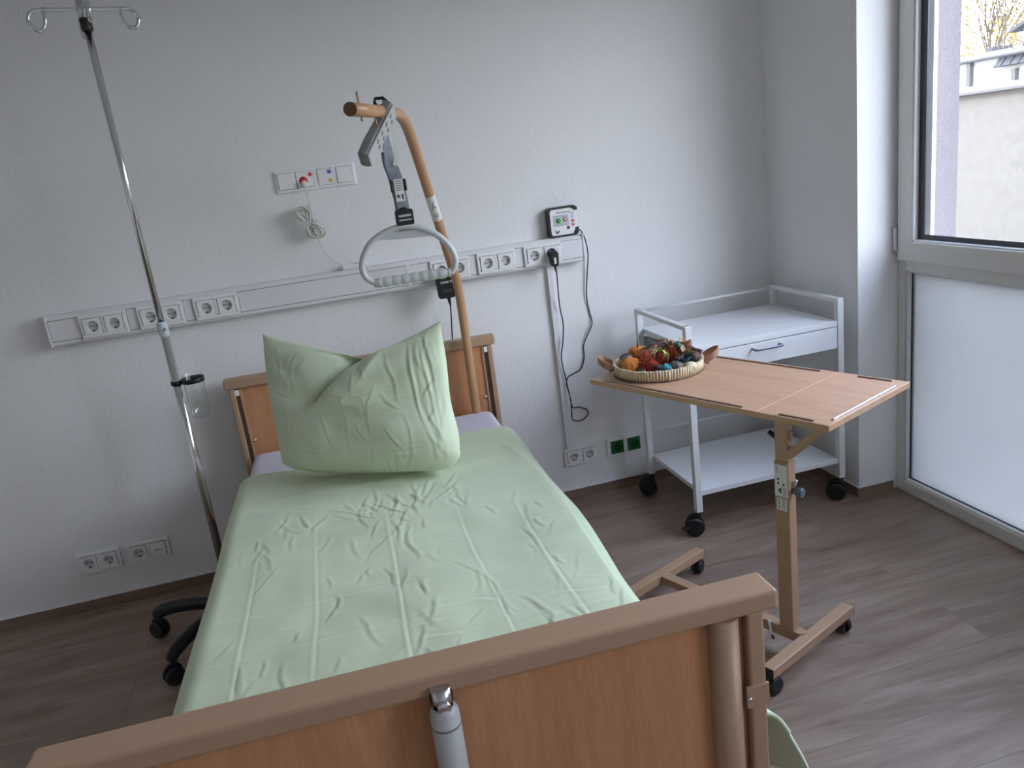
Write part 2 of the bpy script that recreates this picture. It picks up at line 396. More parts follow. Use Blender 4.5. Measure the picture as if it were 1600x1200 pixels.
# windows ---------------------------------------------------------------
def window(idx, y0, y1):
    # full-height unit: frosted fixed pane below, opening sash above
    fx0, fx1 = XG - .005, XG + .065
    zt, zs = .885, .925            # transom bottom / sash bottom
    root = MB()
    # frame ring + transom
    root.box(fx0, fx1, y1 - .036, y1, 0, WZ); root.box(fx0, fx1, y0, y0 + .036, 0, WZ)
    root.box(fx0, fx1, y0 + .036, y1 - .036, 0, .045); root.box(fx0, fx1, y0 + .036, y1 - .036, WZ - .05, WZ)
    root.box(fx0, fx1, y0 + .036, y1 - .036, zt, .96)
    fr = struct(root.build('window_%d' % idx, M['frame'], None, 0.003))
    # glazing beads of the fixed pane
    b = MB(); e = .036
    for (a0, a1, c0, c1) in ((y1 - e - .007, y1 - e, .045, zt), (y0 + e, y0 + e + .007, .045, zt), (y0 + e, y1 - e, .045, .052), (y0 + e, y1 - e, zt - .006, zt)):
        b.box(fx0 + .006, fx1 - .02, a0, a1, c0, c1)
    b.build('glazing_bead', M['socket'], fr, .001)
    g = MB(); e2 = e + .007
    for (a0, a1, c0, c1) in ((y1 - e2 - .003, y1 - e2, .052, zt - .006), (y0 + e2, y0 + e2 + .003, .052, zt - .006), (y0 + e2, y1 - e2, .052, .055), (y0 + e2, y1 - e2, zt - .009, zt - .006)):
        g.box(XG + .018, XG + .045, a0, a1, c0, c1)
    g.box(XG + .028, XG + .044, y1 - e2 - .014, y1 - e2 - .003, .055, zt - .009)  # dark bars imitating the gasket's reflection at the frosted pane edges
    g.box(XG + .028, XG + .044, y0 + e2 + .003, y0 + e2 + .014, .055, zt - .009)
    g.build('gasket', M['gasket'], fr)
    MB().box(XG + .022, XG + .026, y0 + e2, y1 - e2, .052, zt - .006).build('frosted_pane', M['frosted'], fr)
    # sash
    s = MB(); q = .012; t = .068
    sx0, sx1 = XG - .022, XG + .045
    s.box(sx0, sx1, y1 - q - t, y1 - q, zs, WZ - .02); s.box(sx0, sx1, y0 + q, y0 + q + t, zs, WZ - .02)
    s.box(sx0, sx1, y0 + q + t, y1 - q - t, zs, zs + t + .004); s.box(sx0, sx1, y0 + q + t, y1 - q - t, WZ - .02 - t, WZ - .02)
    sa = s.build('sash', M['frame'], fr, .004)
    yi1, yi0, zi0, zi1 = y1 - q - t, y0 + q + t, zs + t + .004, WZ - .02 - t
    b = MB(); k = .006
    for (a0, a1, c0, c1) in ((yi1 - k, yi1, zi0, zi1), (yi0, yi0 + k, zi0, zi1), (yi0, yi1, zi0, zi0 + k), (yi0, yi1, zi1 - k, zi1)):
        b.box(sx0 + .006, XG + .016, a0, a1, c0, c1)
    b.build('glazing_bead', M['socket'], sa)
    g = MB()
    for (k0, k1, x0, x1) in ((k, k + .030, XG + .004, XG + .009),):
        for (a0, a1, c0, c1) in ((yi1 - k1, yi1 - k0, zi0 + k0, zi1 - k0), (yi0 + k0, yi0 + k1, zi0 + k0, zi1 - k0), (yi0 + k1, yi1 - k1, zi0 + k0, zi0 + k1), (yi0 + k1, yi1 - k1, zi1 - k1, zi1 - k0)):
            g.box(x0, x1, a0, a1, (max(c0, c1 - .018) if c1 - c0 < .1 and c0 > 1.5 else c0), (min(c1, c0 + .018) if c1 - c0 < .1 and c0 < 1.5 else c1))
    g.build('gasket', M['gasket'], sa)
    g = MB(); k1 = k + .030
    for (a0, a1, c0, c1) in ((yi1 - k1, yi1, zi0, zi1), (yi0, yi0 + k1, zi0, zi1), (yi0 + k1, yi1 - k1, zi0, zi0 + .014), (yi0 + k1, yi1 - k1, zi1 - k1, zi1)):
        g.box(XG + .030, XG + .045, a0, a1, c0, c1)
    g.build('outer_bead', M['socket'], sa)
    MB().box(XG + .012, XG + .015, yi0 + k, yi1 - k, zi0 + k, zi1 - k).build('clear_pane', M['glass'], sa)
    hb = MB()
    for z in (zs + .035, WZ - .14):
        hb.cyl((sx0 - .006, y1 - .008, z), (sx0 - .006, y1 - .008, z + .085), .007, n=12)
        hb.cyl((sx0 - .006, y1 - .008, z - .004), (sx0 - .006, y1 - .008, z - .002), .0075, n=12)
    hb.build('hinge', M['socket'], sa)
    MB().box(sx0 - .03, sx0, y0 + .03, y0 + .05, 1.45, 1.57).build('window_handle', M['socket'], sa, .004)
    return fr
window(1, WY0, WY1)
w2 = MB(); e = .06
w2.box(XG, XG + .06, SY0, SY0 + e, SZ0, SZ1).box(XG, XG + .06, SY1 - e, SY1, SZ0, SZ1).box(XG, XG + .06, SY0 + e, SY1 - e, SZ0, SZ0 + e).box(XG, XG + .06, SY0 + e, SY1 - e, SZ1 - e, SZ1)
w2 = struct(w2.build('window_2', M['frame'], None, .003))  # added out of view to brighten the footboard
MB().box(XG + .02, XG + .024, SY0 + e, SY1 - e, SZ0 + e, SZ1 - e).build('clear_pane', M['glass'], w2)

# ------------------------------------------------------------------ trunking and electrical fittings
TY = -.05
TX0, TX1, TZ0, TZ1 = -.928, 1.056, 1.031, 1.139
t = thing('cable_trunking', 'long white wall trunking carrying the row of double sockets behind the bed', 'cable trunking', (0, 0, TZ0))
m = MB(); m.prism([(0, 0), (TY + .006, 0), (TY, .006), (TY, TZ1 - TZ0 - .012), (TY + .012, TZ1 - TZ0), (0, TZ1 - TZ0)], TX0, TX1, 'x')
m.build('channel', M['plastic'], t, .0015)
sock_x = [-.745, -.554, -.363, .506, .691, .881]
edges = [TX0 + .006] + [v for x in sock_x for v in (x - .079, x + .079)] + [TX1 - .006]
for a, b_ in zip(edges[0::2], edges[1::2]):
    MB().box(a + .001, b_ - .001, TY - .0025, TY, .0185, .0905).build('lid', M['plastic'], t, .0012)
for za in (.0165, .0907): MB().box(TX0 + .006, TX1 - .006, TY - .0012, TY, za, za + .0018).build('groove', M['midgrey'], t)
for xc in (TX0, TX1): MB().box(xc - .0035, xc + .0035, TY - .004, 0, -.001, TZ1 - TZ0 + .001).build('end_cap', M['plastic'], t, .002)
jn = MB()
jn.box(-.01 + .45 * 0 + .345, .3505, TY - .004, TY, .014, .094)
jn.build('joint_cover', M['plastic'], t, .001)

M['well'] = plain('shaded_well_plastic', (0.60, 0.60, 0.60), 0.35, var=.005)  # greyer than the insert: shade of the deep well put into the colour
def insert_socket(parent, x, wm='socket', well='well', small=False):
    """one 55 mm insert with round well, contacts"""
    mm = M[wm]
    p = MB()
    # plate with round hole: ring between square and circle
    n = 32; R = .0195; h = .0285; vs = []; fs = []
    for k in range(n):
        a = 2 * PI * k / n + PI / 4
        c, s_ = math.cos(a), math.sin(a); q = h / max(abs(c), abs(s_))
        vs += [(x + c * q, -.0115, s_ * q), (x + c * q, -.014, s_ * q), (x + c * R, -.014, s_ * R), (x + c * R * .96, -.0015, s_ * R * .96)]
    for k in range(n):
        q = (k + 1) % n
        for j in range(3): fs.append((4 * k + j, 4 * q + j, 4 * q + j + 1, 4 * k + j + 1))
    p.add(vs, fs, False)
    ins = p.build('socket_insert', mm, parent)
    MB().lathe([(.0001, -.0020), (.0188, -.0020)], (x, 0, 0), 'y', 32).build('well', M[well], ins)
    c = MB()
    for dx in (-.0095, .0095): c.cyl((x + dx, -.0020, 0), (x + dx, -.0032, 0), .0026, n=12)
    c.cyl((x, -.0020, .000), (x, -.0034, .000), .0018, n=10)
    for dz in (-.0165,): c.box(x - .0024, x + .0022, -.008, -.002, dz - .0022, dz + .0022)
    c.build('contact', M['darkhole'], ins)
    return ins

def insert_data(parent, x):
    ins = box('data_insert', M['socket'], parent, x - .0275, x + .0275, -.014, -.008, -.0275, .0275, .0015)
    MB().box(x - .012, x + .014, -.0145, -.0138, -.004, -.001).build('port', M['darkhole'], ins)
    MB().box(x - .011, x + .013, -.016, -.0138, -.014, -.004).build('flap', M['plastic'], ins, .001)
    return ins

def double_frame(parent, n=2, pitch=.071, hgt=.041, mname='socket'):
    w_ = pitch * n / 2 + .006
    f = MB(); x0 = -w_; x1 = w_
    # frame made of bars so the inserts sit in openings
    f.box(x0, x1, -.0105, 0, .0285, hgt); f.box(x0, x1, -.0105, 0, -hgt, -.0285)
    xs = [(i - (n - 1) / 2) * pitch for i in range(n)]
    cuts = [x0] + [v for x in xs for v in (x - .0285, x + .0285)] + [x1]
    for a, b_ in zip(cuts[0::2], cuts[1::2]): f.box(a, b_, -.0105, 0, -.0285, .0285)
    f.build('frame_plate', M[mname], parent, .0028)
    MB().box(x0 + .003, x1 - .003, -.0015, 0, -hgt + .003, hgt - .003).build('back_plate', M['midgrey'], parent)
    return xs

G = 'double sockets on the wall trunking'
s0 = thing('double_socket', 'white double socket at the left end of the trunking', 'socket', (sock_x[0], TY, 1.0845), 0, G)
xs = double_frame(s0, 2)
for x in xs: insert_socket(s0, x)
labs = ['', 'white double socket on the trunking directly behind the drip stand pole',
        'white double socket on the trunking just right of the drip stand pole',
        'white double socket half hidden by the black power adapter and lifting pole',
        'white double socket between the lifting pole and the charger socket, nothing plugged in',
        'white double socket near the right trunking end with a black charger plugged in']
for i in range(1, 6):
    c = copy_tree(s0); c.location.x = sock_x[i]; c['label'] = labs[i]
    c['group'] = G
G2 = 'low wall outlets above the baseboard'
a = copy_tree(s0); a.location = (-.995, 0, .191); a['label'] = 'leftmost low white double socket on the wall above the floor'; a['group'] = G2
a = copy_tree(s0); a.location = (.966, 0, .194); a['label'] = 'low white double socket at the foot of the thin vertical conduit'; a['group'] = G2
d = thing('data_outlet', 'low white outlet with one socket and one data port, left of bed', 'socket', (-.816, 0, .191), 0, G2)
xs = double_frame(d, 2); insert_socket(d, xs[0]); insert_data(d, xs[1])
g = thing('double_socket', 'green double socket in white frame on the low wall beside the trolley', 'socket', (1.172, 0, .196), 0, G2)
xs = double_frame(g, 2, .078, .040)
for x in xs: insert_socket(g, x, 'green', 'green_d')

cd = box('vertical_conduit', M['plastic'], None, .903, .926, -.016, 0, .235, TZ0, .001)
tag(cd, 'thin white vertical conduit from trunking down to the low double socket', 'conduit')

# nurse call panel
p = thing('nurse_call_panel', 'white wall panel with red, blue and yellow call marks', 'wall panel', (.069, 0, 1.484))
hw = .1475
f = MB(); f.prism([(-hw, 0), (-hw + .006, -.009), (hw - .006, -.009), (hw, 0)], -.0395, .0395, 'z')
f.build('frame_plate', M['socket'], p, .002)
def flat_insert(x0, x1, nm='insert'):
    MB().box(x0 - .0012, x1 + .0012, -.0098, -.008, -.0292, .0292).build('shadow_gap', M['midgrey'], p)
    return box(nm, M['socket'], p, x0, x1, -.0125, -.008, -.028, .028, .001)
flat_insert(-.134, -.0715, 'blank_insert')
ci = flat_insert(-.0685, -.0085, 'call_insert')
box('call_mark', M['red'], ci, -.0245, -.012, -.0131, -.0122, .009, .021)
text('mark_symbol', 'i', .010, M['label'], ci, Matrix.Translation((-.018, -.0134, .015)) @ FACE)
MB().lathe([(.0001, -.0145), (.014, -.0145), (.016, -.012), (.0165, -.0122)], (-.045, 0, -.005), 'y').build('call_ring', M['red'], ci)
cp = flat_insert(.0085, .0635, 'switch_insert')
box('call_mark', M['blue'], cp, .045, .058, -.0131, -.0122, .010, .023)
text('mark_symbol', '+', .010, M['label'], cp, Matrix.Translation((.0515, -.0134, .0165)) @ FACE)
box('call_mark', M['yellow'], cp, .045, .058, -.0131, -.0122, -.021, -.008)
flat_insert(.0775, .1325, 'blank_insert')

# call cord: plug, coil, cable and end
c = thing('call_cord', 'pale grey call cord coiled and hanging from the nurse call panel', 'cord', (.024, -.0127, 1.469))
def L(x, y, z): return (x - .024, y + .0127, z - 1.469)
MB().lathe([(.0001, -.020), (.009, -.020), (.011, -.016), (.012, -.004), (.011, -.003)], (0, 0, 0), 'y').build('plug', M['pink'], c)
MB().tube(catmull([L(.024, -.03, 1.464), L(.028, -.036, 1.43), L(.029, -.04, 1.40), L(.031, -.05, 1.34), L(.038, -.058, 1.29), L(.041, -.05, 1.252), L(.062, -.042, 1.197), L(.084, -.036, 1.174), L(.108, -.03, 1.158)], 8), .0019, 8).build('cable', M['cord'], c)
coil = MB()
for k in range(12):
    a0 = random.uniform(-.006, .006); b0 = k * .0018 - .010
    cx, cz = .022, 1.333
    loop = []
    for j in range(18):
        th = 2 * PI * j / 18
        q = math.sin(th); lx = math.sin(2 * th) * (.014 + .0035 * (k % 4)) * 1.15
        lz = math.cos(th) * (.053 + .004 * math.sin(k * 2.1))
        # tilt the bundle
        tx = lx * .9 + -lz * .42; tz = lz + lx * .15
        loop.append(L(cx + tx + a0 + (k - 5.5) * .0019 * (1 if lz > 0 else 1.2), -.045 + b0 * .9 + .006 * math.sin(th * 2 + k), cz + tz + a0 * .6))
    coil.tube(catmull(loop + [loop[0]], 5), .0024, 7, caps=False)
coil.build('cable_coil', M['cord'], c)
MB().tube([L(.036 + .013 * math.cos(a), -.045 + .015 * math.sin(a), 1.333) for a in [2 * PI * i / 16 for i in range(17)]], .0022, 7, False).build('tie', M['cord'], c)
eb = box('connector_body', M['socket'], c, *[v for v in (L(.105, 0, 0)[0], L(.20, 0, 0)[0])], -.022, .0, 1.1395 - 1.469, 1.158 - 1.469, .003)
box('connector_slot', M['darkhole'], eb, L(.150, 0, 0)[0], L(.165, 0, 0)[0], -.015, -.006, 1.1578 - 1.469, 1.1586 - 1.469)

# black power adapter
p = thing('power_adapter', 'black plug-in power supply with white lettering behind the lifting pole', 'power adapter', (.472, TY - .0105, 1.085))
def L(x, y, z): return (x - .472, y - (TY - .0105), z - 1.085)
MB().prism([(-.035, -.012), (-.032, -.098), (-.027, -.103), (.027, -.103), (.031, -.098), (.035, -.012), (.030, -.006), (-.030, -.006)], -.045, -.012, 'y').build('housing', M['black'], p, .004)
MB().lathe([(.0001, -.013), (.0135, -.013), (.013, .006), (.0001, .006)], (0, 0, -.012), 'y').build('plug', M['black'], p)
text('lettering', 'LINAK TD', .0115, M['label'], p, Matrix.Translation((.006, -.0456, -.041)) @ FACE, bold=True)
text('small_print', 'INPUT 230V\nOUTPUT 24V', .0062, M['midgrey'], p, Matrix.Translation((.004, -.0456, -.073)) @ FACE)
MB().tube([(.006, -.03, -.10), (.007, -.03, -.118), (.008, -.03, -.135)], [.0085, .006, .003], 12).build('strain_relief', M['black'], p)
MB().tube(catmull([(.008, -.03, -.13), L(.482, -.055, .9), L(.476, -.035, .80), L(.474, -.03, .70), L(.47, -.03, .5)], 6), .0026, 8).build('cable', M['black'], p)

# black charger
p = thing('charger_plug', 'small black charger with a cord looping down the wall', 'charger', (.9165, TY - .0105, 1.082))
def L(x, y, z): return (x - .9165, y - (TY - .0105), z - 1.082)
MB().prism([(-.016, .012), (-.018, -.018), (-.014, -.046), (.013, -.046), (.016, -.018), (.016, .004), (.010, .014), (-.010, .016)], -.042, -.012, 'y').build('housing', M['black'], p, .004)
MB().lathe([(.0001, -.013), (.0185, -.013), (.018, .006), (.0001, .006)], (0, 0, .0), 'y').build('plug', M['black'], p)
box('label_plate', M['label'], p, -.005, .003, -.0426, -.0415, -.036, -.012)
MB().tube([(0, -.027, -.044), (.001, -.027, -.058), (.002, -.027, -.072)], [.006, .0045, .0022], 10).build('strain_relief', M['black'], p)
path = [(.920, 1.01), (.928, .93), (.936, .855), (.944, .787), (.934, .72), (.918, .641), (.929, .555), (.933, .512), (.938, .453), (.937, .396), (.947, .359), (.979, .350), (1.010, .368), (1.013, .392), (.976, .411), (.943, .424), (.935, .483), (.929, .526), (.938, .556), (.964, .562), (1.003, .577), (1.025, .621), (1.028, .676), (1.053, .727), (1.074, .764), (1.068, .82), (1.062, .888), (1.075, .985), (1.082, 1.05), (1.072, 1.115), (1.056, 1.152), (1.047, 1.155)]
pts = []
for i, (x, z) in enumerate(path):
    y = -.008 - .004 * math.sin(i * 1.7)
    if x < .946: y -= .018
    if i < 3: y = (-.088, -.055, -.028)[i]
    if i > 27: y = (-.02, -.03, -.034, -.036)[i - 28]
    pts.append(L(x, y, z))
MB().tube(catmull([(.002, -.027, -.070)] + pts, 6), .0026, 8).build('cable', M['black'], p)

# monitor device on the trunking
p = thing('pump_control_unit', 'small white square device with green and red buttons standing on trunking', 'device', (.984, -.004, TZ1))
def rrect(x0, x1, z0, z1, r_, n=6):
    o = []
    for (cx, cz, a0) in ((x1 - r_, z0 + r_, -PI / 2), (x1 - r_, z1 - r_, 0), (x0 + r_, z1 - r_, PI / 2), (x0 + r_, z0 + r_, PI)):
        for k in range(n + 1):
            a = a0 + PI / 2 * k / n; o.append((cx + r_ * math.cos(a), cz + r_ * math.sin(a)))
    return o
MB().prism(rrect(-.052, .057, .006, .110, .012), -.036, -.006, 'y').build('housing', M['socket'], p, .002)
bm_ = MB()
bm_.box(-.061, -.052, -.038, -.002, .012, .104); bm_.box(-.052, .040, -.038, -.002, .110, .117); bm_.box(-.052, .042, -.038, -.002, .0, .007)
for (cx, cz, a0) in ((-.049, .105, PI / 2), (-.049, .012, PI)):
    bm_.prism([(cx + .012 * math.cos(a0 + PI / 2 * k / 6), cz + .012 * math.sin(a0 + PI / 2 * k / 6)) for k in range(7)] + [(cx + .003 * math.cos(a0 + PI / 2 * k / 6), cz + .003 * math.sin(a0 + PI / 2 * k / 6)) for k in range(6, -1, -1)], -.038, -.002, 'y')
bm_.prism([(.036, .117), (.052, .117), (.063, .108), (.063, .098), (.050, .098), (.044, .105), (.036, .107)], -.039, -.002, 'y')
bm_.prism([(.040, .0), (.052, .0), (.062, .010), (.062, .024), (.052, .026), (.045, .018), (.040, .008)], -.039, -.002, 'y')
bm_.build('bumper', M['black'], p, .002)
box('display_panel', M['lilac'], p, -.040, .024, -.0368, -.0358, .042, .085)
text('title_lettering', 'Bett Erkennung', .0085, M['ink'], p, Matrix.Translation((.004, -.0366, .0955)) @ FACE)
def disc(nm, mt, x, z, r_, y, par, th=.0008): return MB().lathe([(.0001, y), (r_, y), (r_, y + th)], (x, 0, z), 'y', 24).build(nm, mt, par)
disc('green_button', M['palegreen'], -.017, .064, .0125, -.0375, p); disc('green_button_face', M['ggreen'], -.017, .064, .0092, -.0382, p)
text('button_digit', '1', .009, M['label'], p, Matrix.Translation((-.017, -.0386, .064)) @ FACE)
disc('red_button', M['red'], .009, .067, .0080, -.0375, p); disc('red_button_face', M['label'], .0095, .0675, .0048, -.0382, p)
disc('round_emblem', M['ink'], .020, .033, .0065, -.0368, p)
disc('logo_emblem', M['label'], -.027, .023, .0095, -.0368, p)
MB().prism([(-.033, .018), (-.024, .014), (-.0175, .022), (-.020, .027)], -.0374, -.0366, 'y').build('logo_mark', M['ink'], p)  # dark ink shape on the logo disc
for nm, mt, z in (('blue_label', 'paleblue', .088), ('blue_label', 'paleblue', .074), ('red_label', 'red', .058), ('red_label', 'red', .043)):
    o_ = box(nm, M[mt], p, .034, .047, -.0368, -.0358, z - .005, z + .005)
    if mt == 'red': text('label_print', '>>', .010, M['label'], o_, Matrix.Translation((.0405, -.037, z)) @ FACE)
MB().cyl((.048, -.032, .028), (.064, -.032, .026), .0050, n=10).build('cable_jack', M['black'], p)

# ------------------------------------------------------------------ bed
TH = -math.radians(1.8)
BED = (.115, -.07, 0)
b = thing('hospital_bed', 'beige framed care bed with beech headboard and footboard', 'bed', BED, TH)
def board(nm, y0, y1, front):
    """y0 > y1; head or foot board, front = -1 means the seen face looks to -y"""
    rail = MB(); rail.box(-.512, .512, y1, y0, .780 if nm == 'headboard' else .784, .816)
    pn = box(nm, M['beech'], b, -.462, .462, (y0 + y1) / 2 - .009, (y0 + y1) / 2 + .009, .30, .784)
    rail.build('top_rail', M['taupe'], pn, .0055, 3)
    return pn
hb = board('headboard', 0, -.05, -1)
for sx in (-1, 1):
    q = MB(); x0, x1 = (.472, .500)
    a0, a1 = sorted((sx * x0, sx * x1))
    q.box(*sorted((sx * .462, sx * .478)), -.036, -.010, .28, .782)
    q.build('edge_channel', M['bronze'], hb, .001)
    MB().box(*sorted((sx * .456, sx * .463)), -.040, -.012, .28, .782).build('edge_strip', M['taupe_l'], hb, .001)
    MB().box(*sorted((sx * .478, sx * .498)), -.046, -.008, .12, .782).build('post', M['taupe'], hb, .004)
    MB().box(*sorted((sx * .464, sx * .480)), -.044, -.034, .752, .774).build('end_plug', M['socket'], hb, .002)
    MB().sphere((sx * .448, -.036, .57), .007, sc=(1, .5, 1)).build('bolt', M['chrome'], hb)
FY0, FY1 = -2.027, -2.086
fb = board('footboard', FY0, FY1, -1)
yc = (FY0 + FY1) / 2
for sx in (-1, 1):
    MB().box(*sorted((sx * .463, sx * .490)), FY1 + .004, FY0 - .006, .10, .784).build('post', M['taupe'], fb, .004)
    hx = sx * .4300
    MB().cyl((hx, yc - .009, .20), (hx, yc - .009, .7835), .0245, n=40).build('guide_column', M['taupe'], fb)
    bk = MB().box(*sorted((sx * .455, sx * .492)), FY1 + .0005, FY1 + .006, .625, .662).build('bracket', M['taupe'], fb, .001)
    MB().sphere((sx * .4595, FY1 + .001, .640), .0045, sc=(1, .6, 1)).build('screw', M['chrome'], bk)
# grey telescopic tube on the footboard with push button
st = MB()
tx = .008
st.cyl((tx, FY1 - .008, .10), (tx, FY1 - .008, .752), .0205, n=32)
st.lathe([(.0205, .752), (.020, .765), (.0165, .772), (.014, .774)], (tx, FY1 - .008, 0))
tb = st.build('release_tube', M['grey'], fb)
MB().cyl((tx, FY1 - .004, .765), (tx, FY1 - .004, .800), .0135, n=24).build('inner_sleeve', M['steel'], tb)
MB().lathe([(.0205, .744), (.0209, .745), (.0209, .747), (.0205, .748)], (tx, FY1 - .008, 0)).build('seam_ring', M['midgrey'], tb)
MB().lathe([(.0001, -.0055), (.008, -.0055), (.0095, -.004), (.0095, .006)], (tx + .001, FY1 - .017, .777), 'y', 24).build('push_button', M['chrome'], tb)
MB().cyl((tx, FY1 + .004, .772), (tx, FY1 + .004, .790), .016, n=24).build('tube_clip', M['black'], tb)
# under-frame
uf = MB()
for sx in (-1, 1): uf.box(*sorted((sx * .43, sx * .46)), -1.99, -.06, .30, .37)
for y in (-.35, -1.0, -1.7): uf.box(-.43, .43, y - .02, y + .02, .31, .35)
uf.box(-.43, .43, -1.99, -.06, .37, .40)
uf.build('bed_frame', M['taupe'], b, .003)
for sx in (-1, 1):
    for y in (-.03, -2.05):
        cs = MB(); cs.lathe([(.0001, -.014), (.05, -.014), (.056, -.008), (.056, .008), (.05, .014), (.0001, .014)], (sx * .45, y, .056), 'x', 28)
        cs.build('caster', M['rubber'], b)
# lifting pole (fixed in a sleeve of the bed): arm runs forward over the mattress
th_ = TH; cth, sth = math.cos(th_), math.sin(th_)
def BL(x, y, z):
    dx, dy = x - BED[0], y - BED[1]; return (cth * dx + sth * dy, -sth * dx + cth * dy, z)
prof = [(.512, -.160, .30), (.508, -.168, .563), (.475, -.247, .919), (.443, -.326, 1.178), (.429, -.359, 1.303), (.402, -.426, 1.433), (.378, -.484, 1.535), (.357, -.535, 1.598), (.324, -.616, 1.626), (.280, -.722, 1.626), (.222, -.865, 1.622), (.162, -1.010, 1.618)]
# smooth profile: straight rising part, elbow, horizontal arm
A1 = Vector((.368, -.510, 1.562))
E0, E1 = Vector((.310, -.651, 1.632)), Vector((.158, -1.020, 1.626))
mid = Vector((.348, -.560, 1.634))
el = [((1 - t_) ** 2) * A1 + 2 * t_ * (1 - t_) * mid + t_ * t_ * E0 for t_ in [i / 10 for i in range(11)]]
low = catmull([(.508, -.168, .35), (.508, -.168, .563), (.508, -.168, .937), (.503, -.180, 1.04), (.489, -.213, 1.105), (.463, -.277, 1.205), (.440, -.332, 1.297), (.417, -.388, 1.382), (.388, -.460, 1.492), A1], 5)
pl = [BL(*p_) for p_ in low[:-1] + el + [E0.lerp(E1, .3), E0.lerp(E1, .6), E1]]
pole = MB().tube(pl, .0168, 24).build('lifting_pole', M['tan'], b)
cap = Vector(pl[-1]); dr = (cap - Vector(pl[-2])).normalized()
MB().cyl(cap - dr * .002, cap + dr * .003, .0172, n=24).build('end_cap', plain('brown_cap', (.16, .075, .035), .5), pole)
for (x, y, z0, z1) in ((.188, -.947, 1.60, 1.672), (.275, -.735, 1.60, 1.674), (.235, -.833, 1.594, 1.612)):
    MB().cyl(BL(x, y, z0), BL(x - .002, y, z1), .0028, n=8).build('stop_pin', M['taupe'], pole)
# label wrapped on the pole
lw_pts = [Vector(p_) for p_ in pl if 1.28 < p_[2] < 1.385]
lc = [lw_pts[0], lw_pts[-1]]
MB().tube(lw_pts, .0173, 24, False).build('pole_sticker', M['label'], pole)
ax = (lc[1] - lc[0]).normalized(); cc = lc[0].lerp(lc[1], .5)
camd = (Vector(BL(0, -3.08, 1.46)) - cc); camd = (camd - ax * camd.dot(ax)).normalized(); sd = ax.cross(camd).normalized() * -1
sd = camd.cross(ax) * -1
mt = Matrix((( sd.x, ax.x, camd.x, 0), (sd.y, ax.y, camd.y, 0), (sd.z, ax.z, camd.z, 0), (0, 0, 0, 1)))
pic = MB()
def q2(a_, b_, w_=.0011):
    a_ = Vector(a_); b_ = Vector(b_); d_ = (b_ - a_).normalized(); n_ = Vector((-d_.y, d_.x)) * w_
    base = [a_ + n_, b_ + n_, b_ - n_, a_ - n_]
    P_ = []
    for v_ in base:
        h_ = math.sqrt(max(0, (.0181 ** 2 - v_.x ** 2))); P_.append(cc + sd * v_.x + ax * v_.y + camd * h_)
    pic.add(P_, [(0, 1, 2, 3)])
sgn = 1 if sd.dot(Vector((1, 0, 0))) > 0 else -1
for s_ in (((-.010, .034), (.006, .032)), ((.002, .032), (.0, .016)), ((0, .016), (-.006, .004)), ((0, .016), (.008, .004)), ((-.006, .004), (.008, .003))):
    q2((s_[0][0] * sgn, s_[0][1]), (s_[1][0] * sgn, s_[1][1]))
for yy in (-.022, -.030):
    for k in range(3): q2((sgn * (-.005 + k * .005), yy), (sgn * (-.002 + k * .005), yy), .002)
pic.build('sticker_print', M['ink'], pole)

# mattress (lifts off the bed)
mt_ = MB(); mt_.box(-.462, .462, -2.005, -.062, .402, .530)
mo = mt_.build('mattress', M['sheet'], None, .035, 5); mo.location = BED; mo.rotation_euler = (0, 0, TH)
tag(mo, 'white mattress with lilac white sheet on the care bed', 'mattress')

# duvet --------------------------------------------------------------
def grid_mesh(name, V, nu, nv, mat, smooth=True):
    me = bpy.data.meshes.new(name)
    me.from_pydata([tuple(p_) for p_ in V.reshape(-1, 3)], [], [(i * nv + j, (i + 1) * nv + j, (i + 1) * nv + j + 1, i * nv + j + 1) for i in range(nu - 1) for j in range(nv - 1)])
    me.materials.append(mat); me.polygons.foreach_set('use_smooth', [smooth] * len(me.polygons)); me.update()
    o = bpy.data.objects.new(name, me); COL.objects.link(o); return o
def vnoise(X, Y, s, seed=0.0):
    out = np.empty(X.shape)
    it = np.nditer([X, Y], flags=['multi_index'])
    for a_, b_ in it: out[it.multi_index] = noise.noise(Vector((float(a_) * s, float(b_) * s, seed)))
    return out
rng = np.random.RandomState(5)
def wrinkle(X, Y, segs):
    h = np.zeros(X.shape)
    for q_ in segs:
        (x0, y0, x1, y1, amp, wd) = q_[:6]; wav = q_[6] if len(q_) > 6 else 1.0
        dx, dy = x1 - x0, y1 - y0; Ls = math.hypot(dx, dy)
        t_ = ((X - x0) * dx + (Y - y0) * dy) / (Ls * Ls)
        off = wav * Ls * (.045 * np.sin(t_ * 4 + x0 * 40) + .012 * np.sin(t_ * 11 + y0 * 31))
        dd = ((X - x0) * -dy + (Y - y0) * dx) / Ls + off
        env = np.clip(1 - (2 * t_ - 1) ** 2, 0, 1)
        h += amp * env * (np.exp(-np.sqrt(dd * dd + (wd * .35) ** 2) / wd) - .45 * np.exp(-((dd - 2.2 * wd) / (1.8 * wd)) ** 2))
    return h
nu, nv = 430, 470
HT = .472; RR = .045; DR = .17
ytop, ybot = -.372, -2.020
sv = np.linspace(-1, 1, nu); tv = np.linspace(0, 1, nv)
flatL = HT - RR; arc = RR * PI / 2; tot = flatL + arc + DR
Sg, Tg = np.meshgrid(sv * tot, tv, indexing='ij')
Yg = ytop + (ybot - ytop) * Tg
a_ = np.abs(Sg); sg = np.sign(Sg)
Xf = np.where(a_ < flatL, a_, np.where(a_ < flatL + arc, flatL + RR * np.sin(np.clip((a_ - flatL) / RR, 0, PI / 2)), HT))
Zd = np.where(a_ < flatL, 0, np.where(a_ < flatL + arc, -RR * (1 - np.cos(np.clip((a_ - flatL) / RR, 0, PI / 2))), -RR - (a_ - flatL - arc)))
